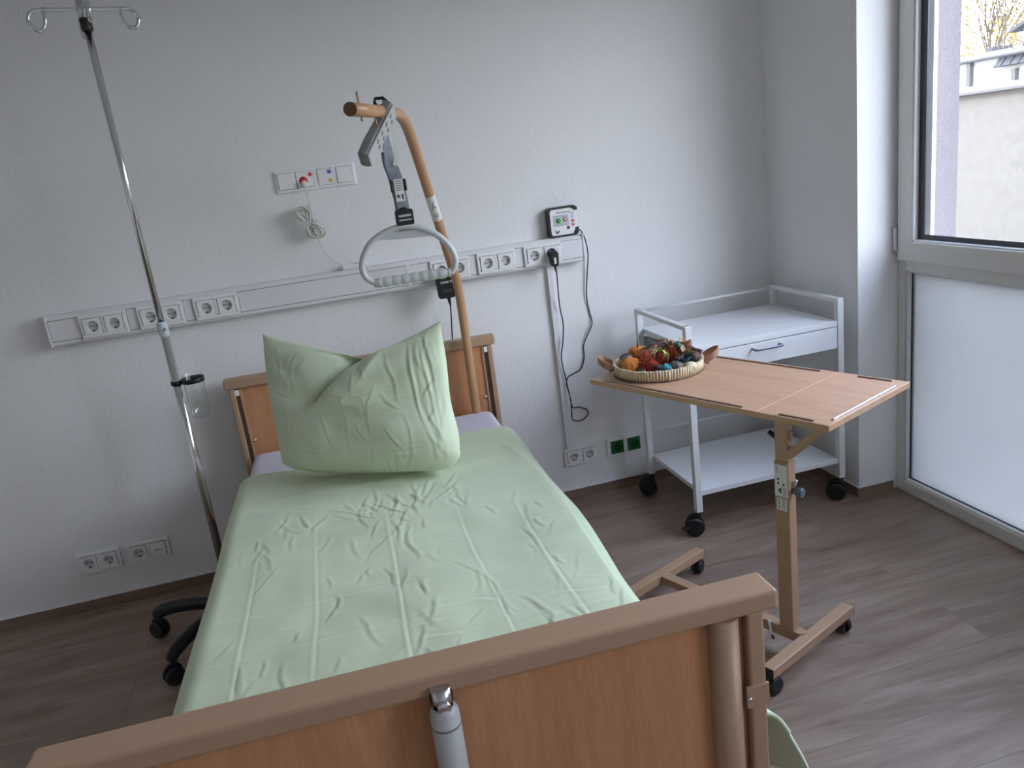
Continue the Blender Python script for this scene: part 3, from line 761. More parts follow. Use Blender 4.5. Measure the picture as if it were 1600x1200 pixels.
drop = np.clip((a_ - flatL) / (arc + DR), 0, 1)
# flare of the hanging side: right foot corner sticks out
flare = np.where(sg > 0, np.clip((Tg - .80) / .2, 0, 1) ** 1.5 * .155, 0) * drop ** .55
bulge = np.where(sg > 0, .030 * np.exp(-((Yg + 1.0) / .30) ** 2) + .012 * np.sin(Yg * 9), .006 * np.sin(Yg * 8 + 1) + .012) * drop ** .6
Xw = sg * (Xf + flare + bulge)
Zw = .556 + Zd
Zw += np.where(sg > 0, -.012 * np.clip((Tg - .80) / .2, 0, 1) ** 1.5 * drop, 0)
n1 = vnoise(Sg, Yg, 4.5, 1.3); n2 = vnoise(Sg, Yg, 12, 5.1)
topm = np.clip(1 - drop * 2.2, 0, 1)
H = .010 * n1 + .0028 * n2
segs = []
# ironing folds along the bed
for x, y0, y1, A in ((-.018, -.80, -2.08, .0020), (.180, -.85, -2.08, .0017), (-.215, -.83, -2.08, .0015), (-.365, -.9, -2.08, .0018), (.335, -.9, -2.08, .0018), (.445, -.75, -1.8, .003)):
    segs.append((x - .006, y0, x + .004, y1, A, .0027, .12))
# folds across
for y, x0, x1 in ((-1.18, -.05, .50), (-1.34, -.50, .50), (-1.52, -.50, .0), (-1.50, -.06, .26), (-1.76, -.50, .10), (-1.08, -.46, -.18), (-.93, .0, .45), (-1.62, .15, .50), (-1.88, -.4, .35)):
    segs.append((x0, y - .012, x1, y + .010, .0016, .0045, .12))
# fine wrinkles that mostly follow the folds
for k in range(150):
    fx = rng.choice([-.215, -.018, .18, .02, .34, -.365]); fy = -rng.choice([.90, 1.0, 1.1, 1.25, 1.34, 1.52, 1.65, 1.76, 1.88])
    cx = fx + rng.randn() * .05; cy = fy + rng.randn() * .06
    ln = rng.uniform(.05, .17); an = rng.randn() * .30 + (0 if rng.rand() < .8 else PI / 2)
    segs.append((cx - math.sin(an) * ln / 2, cy - math.cos(an) * ln / 2, cx + math.sin(an) * ln / 2, cy + math.cos(an) * ln / 2, rng.uniform(.0010, .0026), rng.uniform(.0030, .0048)))
for k in range(26):
    cx = rng.uniform(-.12, .22); cy = -.88 + rng.randn() * .035; ln = rng.uniform(.08, .20); an = rng.randn() * .30 + (cx - .05) * 2
    segs.append((cx - math.sin(an) * ln / 2, cy - math.cos(an) * ln / 2, cx + math.sin(an) * ln / 2, cy + math.cos(an) * ln / 2, .0026, .0045))
# long soft folds near the head
segs += [(-.45, -.60, .05, -.75, .006, .02), (-.05, -.74, .44, -.66, .008, .025), (.10, -.60, .46, -.50, .005, .018), (-.46, -.70, -.1, -.86, .004, .02), (.38, -.5, .46, -1.1, .006, .012)]
H += wrinkle(Sg, Yg, segs)
# soft head edge and shallow dip under the pillow
edge = np.clip((ytop - Yg) / .05, 0, 1)
H -= .030 * (1 - np.sqrt(1 - (1 - edge) ** 2))
Zw = Zw + H * (topm * .92 + .08)
Xw = Xw + np.where(drop > .45, sg * H * .8, 0)
Yw = Yg.copy()
cornr = np.where(sg > 0, np.clip((Tg - .8) / .2, 0, 1) ** 2 * drop, 0); Yw += .06 * cornr
head_skew = np.where(Tg < .12, (1 - Tg / .12), 0); Yw += head_skew * (.012 * np.sin(Sg * 7) - .004)
V = np.stack([Xw, Yw, Zw], -1)
du = grid_mesh('duvet', V, nu, nv, M['green_fabric'])
so = du.modifiers.new('thick', 'SOLIDIFY'); so.thickness = .006; so.offset = -1; so.use_quality_normals = True
du.location = BED; du.rotation_euler = (0, 0, TH)
tag(du, 'pale green creased duvet spread flat over the care bed', 'duvet')

# pillow --------------------------------------------------------------
def poly_at(P_, t_):
    P_ = np.array(P_, float); d_ = np.r_[0, np.cumsum(np.linalg.norm(np.diff(P_, axis=0), axis=1))]; d_ /= d_[-1]
    return np.stack([np.interp(t_, d_, P_[:, k]) for k in range(3)], -1)
top = [(-.207, -.317, 1.007), (-.127, -.382, .978), (-.048, -.443, .956), (.039, -.509, .931), (.108, -.564, .909), (.168, -.586, .934), (.230, -.611, .959), (.293, -.634, .985), (.349, -.655, 1.010)]
right = [(.349, -.655, 1.010), (.342, -.714, .897), (.328, -.767, .788), (.330, -.814, .699), (.324, -.836, .650), (.318, -.842, .622), (.285, -.845, .592)]
bottom = [(-.218, -.530, .612), (-.174, -.575, .592), (-.086, -.636, .580), (.012, -.697, .578), (.107, -.753, .580), (.201, -.806, .582), (.250, -.832, .584), (.285, -.845, .592)]
left = [(-.207, -.317, 1.007), (-.213, -.359, .925), (-.215, -.402, .846), (-.213, -.453, .758), (-.213, -.501, .672), (-.218, -.530, .612)]
N = 170
tt = np.linspace(0, 1, N)
def smooth_t(t_): return t_
right = [tuple(v_) for v_ in catmull(right, 5)]; bottom = [tuple(v_) for v_ in catmull(bottom, 5)]; left = [tuple(v_) for v_ in catmull(left, 5)]
Tp, Rt, Bt, Lf = poly_at(top, tt), poly_at(right, tt), poly_at(bottom, tt), poly_at(left, tt)
Ug, Vg = np.meshgrid(tt, tt, indexing='ij')      # u across, v down
Cn = np.empty((N, N, 3))
for k in range(3):
    Cn[..., k] = (1 - Vg) * Tp[:, None, k] + Vg * Bt[:, None, k] + (1 - Ug) * Lf[None, :, k] + Ug * Rt[None, :, k] \
        - ((1 - Ug) * (1 - Vg) * Tp[0, k] + Ug * (1 - Vg) * Tp[-1, k] + (1 - Ug) * Vg * Bt[0, k] + Ug * Vg * Bt[-1, k])
nrm = Vector((-.535, -.845, 0)).normalized()      # facing the foot of the bed
ex_ = np.array([.86, -.51, 0]); ez_ = np.array([0.01, -.47, -.88])
nn = np.cross(ez_, ex_); nn /= np.linalg.norm(nn)
if nn[1] > 0: nn = -nn
pu, pv = 2 * Ug - 1, 2 * Vg - 1
prof_ = np.clip(1 - np.abs(pu) ** 2.6, 0, 1) ** .55 * np.clip(1 - np.abs(pv) ** 2.6, 0, 1) ** .55
loww = .62 + .38 * np.clip(Vg * 1.3, 0, 1)
# diagonal dent from the chop
cre = [(.55, 0.0), (.42, .20), (.29, .36)]
def segd(px, py, ax_, ay_, bx_, by_):
    t_ = np.clip(((px - ax_) * (bx_ - ax_) + (py - ay_) * (by_ - ay_)) / ((bx_ - ax_) ** 2 + (by_ - ay_) ** 2), 0, 1)
    qx, qy = ax_ + t_ * (bx_ - ax_), ay_ + t_ * (by_ - ay_)
    side = (px - ax_) * (by_ - ay_) - (py - ay_) * (bx_ - ax_)
    return np.hypot(px - qx, py - qy), t_, side
d1, t1, s1 = segd(Ug, Vg, .565, -.03, .31, .46)
fade = np.clip(1 - t1 * .50, 0, 1)
sd1 = np.where(s1 < 0, d1, -d1)          # positive to the right of the crease
if sd1[-1, 0] < 0: sd1 = -sd1
endf = np.exp(-np.clip(d1 - .10, 0, 9) / .22)
lefts = -.085 * np.exp(-np.clip(-sd1, 0, 9) / .10)
rights = -.085 + .125 * (1 - np.exp(-np.clip(sd1, 0, 9) / .034))
rights = np.where(sd1 > 0, rights * np.exp(-np.clip(sd1 - .16, 0, 9) / .16), 0)
chop = np.where(sd1 > 0, rights, lefts) * fade
chop = chop - .022 * np.exp(-(sd1 / .013) ** 2) * np.clip(1.1 - t1, 0, 1)
below = np.clip((Vg - .44) / .09, 0, 1) ** .8; chop = chop * (1 - below)
w1 = vnoise(Ug, Vg, 3.2, 9.1) * .012 + vnoise(Ug, Vg, 9, 3.3) * .004
ws = []
for (x0, y0, x1, y1, A) in ((.0, .42, .32, .46, .003), (.30, .42, .55, .36, .0035), (.55, .36, .86, .30, .004), (.5, .30, .52, .95, .0035), (.62, .35, .63, .70, .003), (.37, .44, .42, .8, .003), (.745, .05, .78, .5, .004),
                        (.24, .05, .16, .42, .0035), (.2, .08, .10, .34, .0035), (.28, .12, .22, .24, .003), (.88, .05, .93, .5, .004), (.93, .1, .955, .6, .004), (.9, .45, .95, .9, .0035), (.84, .1, .87, .36, .003),
                        (.0, .82, .4, .84, .003), (.4, .84, .9, .80, .0035), (.70, .62, .78, .86, .004), (.66, .84, .84, .86, .003), (.80, .55, .82, .95, .003), (.5, .86, .62, .99, .0035), (.6, .84, .68, .99, .003), (.15, .46, .15, .8, .002), (.96, .35, .9, .48, .005), (.95, .55, .9, .66, .004)):
    ws.append((x0, y0, x1, y1, A * .75, .0060, .5))
for k in range(26):
    cx = rng.choice([.9, .95, .2, .1, .75, .6]) + rng.randn() * .03; cy = rng.uniform(.05, .95); ln = rng.uniform(.08, .25); an = rng.randn() * .15
    ws.append((cx - math.sin(an) * ln / 2, cy - math.cos(an) * ln / 2, cx + math.sin(an) * ln / 2, cy + math.cos(an) * ln / 2, .0024, .0055))
for k in range(16):
    cx = .86 + k * .009; ws.append((cx - .02, rng.uniform(.02, .1), cx + .01, rng.uniform(.4, .9), .0028, .0045, .25))
wr_ = wrinkle(Ug, Vg, ws)
corner = np.clip(1 - prof_ * 1.5, 0, 1)
Tk = .105 * prof_ * loww
front = Cn + nn * (Tk + chop * np.clip(prof_ * 3.0, .25, 1) + (w1 + wr_) * np.clip(prof_ * 2.5, .1, 1))[..., None]
back = Cn - nn * (Tk * .85 - np.minimum(chop, 0) * .5 * np.clip(prof_ * 3, .3, 1))[..., None]
def softfloor(z_, f_=.569, k_=.016): return f_ + k_ * np.log1p(np.exp(np.clip((z_ - f_) / k_, -40, 40)))
front[..., 2] = softfloor(front[..., 2] - .006); back[..., 2] = softfloor(back[..., 2] - .006)
me = bpy.data.meshes.new('pillow')
vs = [tuple(p_) for p_ in front.reshape(-1, 3)] + [tuple(p_) for p_ in back.reshape(-1, 3)]
fs = []
NN = N * N
for i in range(N - 1):
    for j in range(N - 1):
        a0, b0, c0, d0 = i * N + j, (i + 1) * N + j, (i + 1) * N + j + 1, i * N + j + 1
        fs.append((a0, d0, c0, b0)); fs.append((NN + a0, NN + b0, NN + c0, NN + d0))
org = Vector((.06, -.62, .567))
vs = [(v_[0] - org.x, v_[1] - org.y, v_[2] - org.z) for v_ in vs]
me.from_pydata(vs, [], fs); me.materials.append(M['green_fabric'])
bm2 = bmesh.new(); bm2.from_mesh(me); bmesh.ops.remove_doubles(bm2, verts=bm2.verts, dist=1e-4); bmesh.ops.recalc_face_normals(bm2, faces=bm2.faces)
for f_ in bm2.faces: f_.smooth = True
bm2.to_mesh(me); bm2.free()
pw = bpy.data.objects.new('pillow', me); COL.objects.link(pw); pw.location = org
tag(pw, 'large pale green pillow standing upright with a chopped-in top', 'pillow')

# trapeze handle ------------------------------------------------------
HX, HY = .268, -.762
h = thing('trapeze_handle', 'light grey triangular grab handle hanging by a grey strap from pole', 'grab handle', (HX, HY, 1.17))
def L(x, y, z): return (x - HX, y - HY, z - 1.17)
def Lh(x, z, s=0): return L(x, HY - .10 * (x - HX), z)
ring = [Lh(.385, 1.163), Lh(.400, 1.180), Lh(.404, 1.207), Lh(.393, 1.240), Lh(.367, 1.273), Lh(.328, 1.300), Lh(.279, 1.314), Lh(.227, 1.309), Lh(.176, 1.285), Lh(.147, 1.250), Lh(.135, 1.215), Lh(.141, 1.186), Lh(.163, 1.166)]
hd = MB().tube(catmull(ring, 6), .0092, 16, flat=.011).build('bow', M['handle'], h)
gp = []; gr = []
for k in range(61):
    x = .160 + (.385 - .160) * k / 60; gp.append(Lh(x, 1.165)); gr.append((.0128 if 3 < k < 57 else .0105) + .0026 * abs(math.sin(PI * k / 60 * 8.5)) ** .7)
MB().tube(gp, gr, 20).build('grip', M['handle'], h)
gz = [(Lh(x, z)) for x, z in ((.185, 1.288), (.227, 1.306), (.279, 1.311), (.328, 1.297), (.360, 1.277), (.30, 1.279), (.24, 1.281))]
gu = MB(); k_ = len(gz)
gu.add([(p_[0], p_[1] - .003, p_[2]) for p_ in gz] + [(p_[0], p_[1] + .003, p_[2]) for p_ in gz], [tuple(range(k_)), tuple(reversed(range(k_, 2 * k_)))] + [(i, (i + 1) % k_, k_ + (i + 1) % k_, k_ + i) for i in range(k_)])
gu.build('web_plate', M['handle'], h)
def ribbon(mb, pts, ws_, th=.0012, dirs=None):
    pts = [Vector(p_) for p_ in pts]
    for i, p_ in enumerate(pts): pass
    vs = []; n_ = len(pts)
    for i, p_ in enumerate(pts):
        t_ = (pts[min(i + 1, n_ - 1)] - pts[max(i - 1, 0)]).normalized()
        d_ = Vector(dirs[i]) if dirs else Vector((1, 0, 0)); d_ = (d_ - t_ * d_.dot(t_)).normalized()
        nn_ = t_.cross(d_) * th
        w_ = ws_[i] if isinstance(ws_, (list, tuple)) else ws_
        vs += [p_ + d_ * w_ / 2 + nn_, p_ - d_ * w_ / 2 + nn_, p_ - d_ * w_ / 2 - nn_, p_ + d_ * w_ / 2 - nn_]
    fs_ = []
    for i in range(n_ - 1):
        for j in range(4): fs_.append((4 * i + j, 4 * i + (j + 1) % 4, 4 * i + 4 + (j + 1) % 4, 4 * i + 4 + j))
    fs_ += [(3, 2, 1, 0), (4 * n_ - 4, 4 * n_ - 3, 4 * n_ - 2, 4 * n_ - 1)]
    mb.add(vs, fs_, False)
sp = catmull([L(.277, -.762, 1.330), L(.278, -.764, 1.385), L(.274, -.764, 1.425), L(.270, -.763, 1.462), L(.263, -.762, 1.492), L(.262, -.760, 1.53), L(.262, -.757, 1.565), L(.262, -.755, 1.605)], 6)
dirs = []
for i in range(len(sp)):
    t_ = i / (len(sp) - 1); an = max(0, (t_ - .45) / .55) * 1.25
    dirs.append((math.cos(an), math.sin(an), 0))
m_ = MB(); ribbon(m_, sp, [.034 if i < len(sp) * .6 else .030 for i in range(len(sp))], .0011, dirs)
sp2 = [(p_[0] - .006, p_[1] + .016, p_[2]) for p_ in sp[:30]]
ribbon(m_, sp2, .030, .0011, dirs[:30])
m_.build('strap', M['webbing'], h)
m_ = MB(); lp = catmull([L(.284, -.760, 1.600), L(.288, -.768, 1.57), L(.284, -.772, 1.530), L(.279, -.768, 1.500), L(.274, -.765, 1.485)], 6)
ribbon(m_, lp, .012, .001); m_.build('strap_loop', M['label'], h)
# loop over the arm
arm = lambda s_: E0.lerp(E1, s_)
lw = MB(); ctr = arm(.28); dirn = (E1 - E0).normalized(); sid = dirn.cross(Vector((0, 0, 1))).normalized()
ribbon(lw, [Vector(L(*(ctr + sid * (.0188 * math.cos(q_)) + Vector((0, 0, .0188 * math.sin(q_)))))) for q_ in [2 * PI * i / 24 for i in range(25)]], .034, .0011, [tuple(dirn)] * 25)
lw.build('arm_loop', M['black'], h)
bk = MB(); bk.prism(rrect(.252, .303, 1.318, 1.362, .006) , HY - .012, HY + .010, 'y')
bk.prism([(.262, 1.360), (.292, 1.360), (.284, 1.368), (.270, 1.368)], HY - .010, HY + .008, 'y')
bo = bk.build('buckle', M['black'], h, .002); bo.location = (-HX, -HY, -1.17)
sl = MB(); sl.box(.260, .296, HY - .0135, HY - .0118, 1.342, 1.348); sl.box(.260, .296, HY - .0135, HY - .0118, 1.331, 1.335)
so_ = sl.build('buckle_bar', M['steel'], bo)
MB().box(.256, .300, HY - .006, HY + .006, 1.302, 1.320).build('strap_tail', M['webbing'], bo)
sb = MB(); sb.box(.2515, .259, HY - .010, HY + .008, 1.413, 1.446); sb.box(.290, .2975, HY - .010, HY + .008, 1.413, 1.446); sb.box(.2515, .2975, HY + .003, HY + .008, 1.416, 1.443)
s2 = sb.build('slider', M['black'], h, .002); s2.location = (-HX, -HY, -1.17)
tg = MB(); tg.box(.262, .288, HY - .0075, HY - .0045, 1.385, 1.447)
t2 = tg.build('care_tag', M['label'], h); t2.location = (-HX, -HY, -1.17)
tp = MB()
for z in (1.440, 1.434, 1.428, 1.422, 1.416): tp.box(.265, .283, HY - .0079, HY - .0074, z, z + .002)
tp.box(.266, .273, HY - .0079, HY - .0074, 1.396, 1.404); tp.prism([(.278, 1.404), (.284, 1.406), (.284, 1.389), (.280, 1.390)], HY - .0079, HY - .0074, 'y')
tp.build('tag_print', M['ink'], t2)

# bed hand control hanging on the arm ---------------------------------
T0 = Vector((.286, -.765, 1.628)); T1 = Vector((.196, -.84, 1.512))
zax = (T0 - T1).normalized()
fn = Vector((.80, -.42, -.32)); fn = (fn - zax * fn.dot(zax)).normalized()      # keypad direction
sx_ = fn.cross(zax).normalized()
R_ = Matrix(((sx_.x, fn.x, zax.x), (sx_.y, fn.y, zax.y), (sx_.z, fn.z, zax.z))).to_4x4()
rc = thing('bed_hand_control', 'grey handset with button rows hooked over the pole arm', 'hand control', (T0 + T1) / 2)
rc.matrix_world = Matrix.Translation((T0 + T1) / 2) @ R_
HLn = (T0 - T1).length / 2 + .012
MB().prism([(-.026, -HLn), (-.030, -HLn * .5), (-.024, HLn * .3), (-.030, HLn), (.030, HLn), (.024, HLn * .3), (.030, -HLn * .5), (.026, -HLn)], -.022, .004, 'y').build('housing', M['midgrey'], rc, .005)
MB().box(-.024, .024, .004, .011, -HLn + .004, HLn - .004).build('keypad', M['grey'], rc, .003)
kb = MB()
for i in range(4):
    for j in (-1, 1): kb.sphere((j * .011, .011, HLn - .035 - i * .030), .0075, sc=(1, .25, .9))
kb.build('button', M['midgrey'], rc)
hk = MB(); hk.tube([(.018, -.020 + .0 , HLn - .03), (.018, -.046, HLn - .01), (.018, -.05, HLn + .004), (.018, -.03, HLn + .012), (.018, -.01, HLn + .002)], .0045, 8)
hk.build('hook', M['black'], rc)

# ------------------------------------------------------------------ drip stand
px, py = -.488, -.44
iv = thing('drip_stand', 'tall chrome drip stand with four hooks left of the bed', 'drip stand', (px, py, 0))
MB().cyl((0, 0, .10), (0, 0, 1.09), .0132, n=24).build('lower_pole', M['chrome'], iv)
MB().cyl((0, 0, 1.08), (0, 0, 1.99), .0100, n=24).build('upper_pole', M['chrome'], iv)
MB().lathe([(.0102, 1.113), (.0150, 1.112), (.0165, 1.104), (.0165, 1.078), (.0150, 1.068), (.0133, 1.066)], (0, 0, 0)).cyl((.010, -.012, 1.09), (.016, -.024, 1.09), .005, n=10).build('height_collar', plain('pale_blue_collar', (.56, .62, .66), .35), iv)
MB().lathe([(.0101, 1.955), (.0155, 1.957), (.0160, 1.962), (.0160, 1.986), (.0150, 1.990), (.0125, 1.990)], (0, 0, 0)).build('top_collar', M['black'], iv)
MB().cyl((0, 0, 1.985), (0, 0, 2.048), .0145, n=24).lathe([(.0145, 2.048), (.012, 2.052), (.0001, 2.052)]).build('head_sleeve', M['steel'], iv)
MB().lathe([(.0148, 2.043), (.0155, 2.046), (.0155, 2.055), (.013, 2.058), (.0001, 2.058)]).build('top_cap', M['black'], iv)
for k in range(4):
    a = math.radians(17 + 90 * k); ca, sa = math.cos(a), math.sin(a)
    zz = 2.014
    def hp(r_, z_): return (ca * r_, sa * r_, z_)
    pts_ = [hp(.010, zz), hp(.06, zz), hp(.105, zz), hp(.122, zz - .002), hp(.136, zz - .012), hp(.141, zz - .028), hp(.135, zz - .045), hp(.122, zz - .053), hp(.108, zz - .047), hp(.100, zz - .028), hp(.098, zz + .006)]
    MB().tube(catmull(pts_, 5), .0055, 10).build('hook', M['chrome'], iv)
# five-arm base
MB().lathe([(.0001, .150), (.020, .150), (.024, .140), (.026, .10), (.034, .085), (.036, .060), (.030, .050), (.0001, .050)]).build('hub', M['black'], iv)
for k in range(5):
    a = math.radians(160 + 72 * k); ca, sa = math.cos(a), math.sin(a)
    pts_ = [(ca * r_, sa * r_, z_) for r_, z_ in ((.02, .108), (.10, .118), (.18, .116), (.25, .104), (.278, .092), (.290, .080))]
    ar = MB().tube(catmull(pts_, 5), [.024] * 18 + [.0235, .023, .0225, .022, .021, .019, .017, .015], 14, flat=.0155).build('arm', M['black'], iv)
    cx, cy = ca * .29, sa * .29
    wd = Vector((math.cos(a + 1.2), math.sin(a + 1.2), 0))
    cs = MB(); cs.cyl((cx * .985, cy * .985, .085), (cx * .985, cy * .985, .045), .009, n=10)
    for s_ in (-1, 1):
        c0 = Vector((cx, cy, .0310)) + wd * (s_ * .006); c1 = c0 + wd * (s_ * .017)
        cs.tube([c0, c0.lerp(c1, .5), c1], [.0305, .0310, .026], 22)
    cs.cyl(Vector((cx, cy, .044)) - wd * .006, Vector((cx, cy, .044)) + wd * .006, .029, n=16)
    if k in (1, 3): cs.box(-.006, .006, -.02, .012, 0, .006, Matrix.Translation((cx, cy, .052)) @ Matrix.Rotation(a + PI / 2 + .5, 4, 'Z') @ Matrix.Translation((0, .03, 0)))
    cs.build('caster', M['rubber'], ar)
# drip cup clamped on the pole
cx = .050
cu = MB().lathe([(.0335, .148), (.0325, .146), (.0315, .10), (.0295, .03), (.027, .014), (.020, .004), (.010, .0005), (.0001, .0)], (cx, 0, .786), 'z', 32)
cu.lathe([(.0001, .0022), (.0098, .0027), (.0190, .006), (.0255, .015), (.028, .03), (.0300, .10), (.0310, .146), (.0335, .148)], (cx, 0, .786), 'z', 32)
cup = cu.build('drip_cup', M['tube_glass'], iv, label='clear plastic cup in a black ring')
MB().lathe([(.0328, .906), (.0352, .906), (.0352, .921), (.0328, .921), (.0328, .906)], (cx, 0, 0)).lathe([(.0134, .906), (.0175, .906), (.0175, .919), (.0134, .919), (.0134, .906)]).box(.012, .020, -.006, .006, .907, .918).build('cup_ring', M['black'], cup)

# ------------------------------------------------------------------ white trolley
tr = thing('white_trolley', 'white metal trolley with drawer and lower shelf in the corner', 'trolley', (1.53, -.345, 0))
TX = (-.302, .316); TYy = (.205, -.222)   # leg centres, back / front
lg = .0125
for ix, x in enumerate(TX):
    for iy, y in enumerate(TYy):
        lgo = box('leg', M['white_metal'], tr, x - lg, x + lg, y - lg, y + lg, .098, .818, .0015)
        a = {(0, 1): 1.14, (0, 0): 1.3, (1, 1): .85, (1, 0): 0.5}[(ix, iy)]
        wd = Vector((math.cos(a), math.sin(a), 0)); fw = Vector((-wd.y, wd.x, 0))
        c_ = Vector((x, y, .0375)) + fw * .018
        cs = MB(); cs.cyl((x, y, .100), (x, y, .06), .010, n=12)
        for s_ in (-1, 1):
            c0 = c_ + wd * (s_ * .006); c1 = c_ + wd * (s_ * .022)
            cs.tube([c0, c0.lerp(c1, .4), c1], [.0365, .0375, .032], 24)
        cs.cyl(c_ - wd * .006 + Vector((0, 0, .022)), c_ + wd * .006 + Vector((0, 0, .022)), .030, n=20)
        cw = cs.build('caster', M['rubber'], lgo)
        if iy == 1 and ix == 0: MB().box(-.012, .012, -.01, .035, 0, .006, Matrix.Translation(c_ + Vector((-.022, .0, .0))) @ Matrix.Rotation(1.9, 4, 'Z')).build('brake_lever', M['rubber'], cw, .002)
for x, nm in ((TX[0], 'side_rail'), (TX[1], 'side_rail')):
    box(nm, M['white_metal'], tr, x - lg + .001, x + lg - .001, TYy[1], TYy[0], .802, .818, .0015)
MB().cyl((TX[0], TYy[0], .806), (TX[1], TYy[0], .806), .006, n=12).build('back_rail', M['white_metal'], tr)
MB().cyl((TX[0], TYy[0], .287), (TX[1], TYy[0], .287), .0055, n=12).build('lower_rail', M['white_metal'], tr)
box('top_shelf', M['white_board'], tr, TX[0] + lg, TX[1] - lg, TYy[1] - .010, TYy[0] + .006, .714, .735, .001)
box('bottom_shelf', M['white_board'], tr, TX[0] + lg, TX[1] - lg, TYy[1] - .004, TYy[0] + .006, .160, .179, .001)
dr_ = thing('drawer_unit', '', '', (0, 0, 0)); bpy.data.objects.remove(dr_)
MB().box(TX[0] + .016, TX[1] - .016, TYy[1] - .012, TYy[1] + .006, .630, .7105).build('drawer', M['white_board'], tr, .001)
dw = tr.children[-1] if False else [o for o in tr.children if o.name.startswith('drawer')][0]
MB().box(TX[0] + .03, TX[1] - .03, TYy[1] + .006, TYy[0] - .03, .640, .644).box(TX[0] + .03, TX[0] + .042, TYy[1] + .006, TYy[0] - .03, .644, .690).box(TX[1] - .042, TX[1] - .03, TYy[1] + .006, TYy[0] - .03, .644, .690).box(TX[0] + .03, TX[1] - .03, TYy[0] - .042, TYy[0] - .03, .644, .690).build('drawer_box', M['white_board'], dw)
for x0, x1 in ((TX[0] + .0135, TX[0] + .029), (TX[1] - .029, TX[1] - .0135)):
    MB().box(x0, x1, TYy[1] + .008, TYy[0] - .006, .664, .702).build('drawer_slide', M['slat'], tr, .001)
dh = MB(); yy = TYy[1] - .012
dh.tube(catmull([(-.055, yy, .692), (-.055, yy - .020, .691), (-.049, yy - .026, .691), (.0, yy - .027, .691), (.049, yy - .026, .691), (.055, yy - .020, .691), (.055, yy, .692)], 4), .0045, 10, flat=.003)
dh.build('drawer_handle', plain('anthracite_handle', (.14, .16, .20), .3, .6), dw)

# ------------------------------------------------------------------ overbed table
al = math.radians(23.7)
eyv = Vector((math.cos(al), math.sin(al), 0)); exv = Vector((math.sin(al), -math.cos(al), 0))
R0 = Vector((1.107, -1.531, 0)); OX, OY = -.181, .085
tl = R0 + exv * OX + eyv * OY
tb_ = thing('overbed_table', 'beech topped rolling overbed table on a beige column', 'table', tl, al - PI / 2)
def X_(x): return x - OX
def Y_(y): return y - OY
zt0, zt1 = .744, .760
def top_panel(nm, x0, x1):
    m_ = MB(); m_.cur = 1; m_.box(X_(x0), X_(x1), Y_(0), Y_(.40), zt0, zt1)
    m_.mi[-1] = 0; m_.mi = [1] * 5 + [0]
    # find the +z face
    for i, f_ in enumerate(m_.f): m_.mi[i] = 0 if all(abs(m_.v[k][2] - zt1) < 1e-6 for k in f_) else 1
    return m_.build(nm, [M['beech_top'], M['beech_edge']], tb_, .0012)
main = top_panel('tabletop', -.820, -.2035); leaf = top_panel('side_leaf', -.2010, 0)
def strip(par, x0, x1, y0, y1, lab=None):
    MB().box(X_(min(x0, x1)), X_(max(x0, x1)), Y_(min(y0, y1)), Y_(max(y0, y1)), zt1, zt1 + .004).build('edge_strip', M[lab or 'alu'], par, .0012)
strip(main, -.76, -.25, .009, .0135, 'strip_tan'); strip(main, -.62, -.25, .380, .3845, 'strip_tan')
strip(leaf, -.142, -.045, .009, .0135, 'strip_tan'); strip(leaf, -.138, -.040, .380, .3845, 'strip_tan'); strip(leaf, -.016, -.010, .040, .345)
MB().box(X_(-.2033), X_(-.2012), Y_(0), Y_(.4), zt0 + .002, zt1 - .0008).build('hinge_strip', M['beech_edge'], tb_)
# under-top bracket and column
MB().box(-.10, .10, -.05, .20, .728, .744).build('top_bracket', M['taupe_l'], tb_, .002)
MB().box(-.0190, .0190, -.0130, .0130, .09, .7285).build('inner_column', M['taupe_l'], tb_, .002)
oc = MB().box(-.0220, .0220, -.0165, .0165, .092, .602).build('outer_column', M['taupe_l'], tb_, .0025)
# the face seen is the one pointing to -Y local (front long edge); labels there
def lab_plate(z0, z1, w_=.018):
    return MB().box(-.0125, -.0125 + w_ + .005, -.0242, -.0234, z0, z1)
FYc = -.0165
lb = MB().box(-.0200, .0185, FYc - .0007, FYc, .500, .592).build('instruction_label', M['label'], oc)
lp_ = MB()
for z in (.587, .582, .577, .571): lp_.box(-.017, -.009, FYc - .001, FYc - .0006, z - .0014, z)
for (x, z) in ((-.012, .548), (-.012, .536), (.004, .534)): lp_.box(x, x + .006, FYc - .001, FYc - .0006, z, z + .006)
lp_.prism([(-.011, .518), (.0, .528), (.0, .508)], FYc - .001, FYc - .0006, 'y')
for k in range(5): lp_.box(.005, .014, FYc - .001, FYc - .0006, .505 + k * .005, .507 + k * .005)
lp_.build('label_print', M['ink'], lb)
lb2 = MB().box(-.0150, .0150, FYc - .0007, FYc, .460, .494).build('type_label', M['label'], oc)
lp_ = MB()
for k in range(5): lp_.box(-.011, -.005, FYc - .001, FYc - .0006, .464 + k * .006, .467 + k * .006); lp_.box(.001, .011, FYc - .001, FYc - .0006, .465 + k * .006, .467 + k * .006)
lp_.build('label_print', M['ink'], lb2)
# knob on the leaf side (+X local)
kn = MB().tube([(.0215, 0, .518), (.034, 0, .518), (.037, 0, .518), (.050, 0, .518), (.054, 0, .518)], [.008, .008, .013, .014, .011], 20).build('clamp_knob', M['bluegrey'], oc)
MB().tube([(.022, .004, .526), (.032, .006, .548)], [.005, .004], 10).build('knob_cap', M['grey'], kn)
MB().tube([(-.016, .0, .662), (-.030, -.002, .668), (-.042, -.004, .676)], [.008, .007, .006], 10).build('tilt_lever', M['black'], tb_)
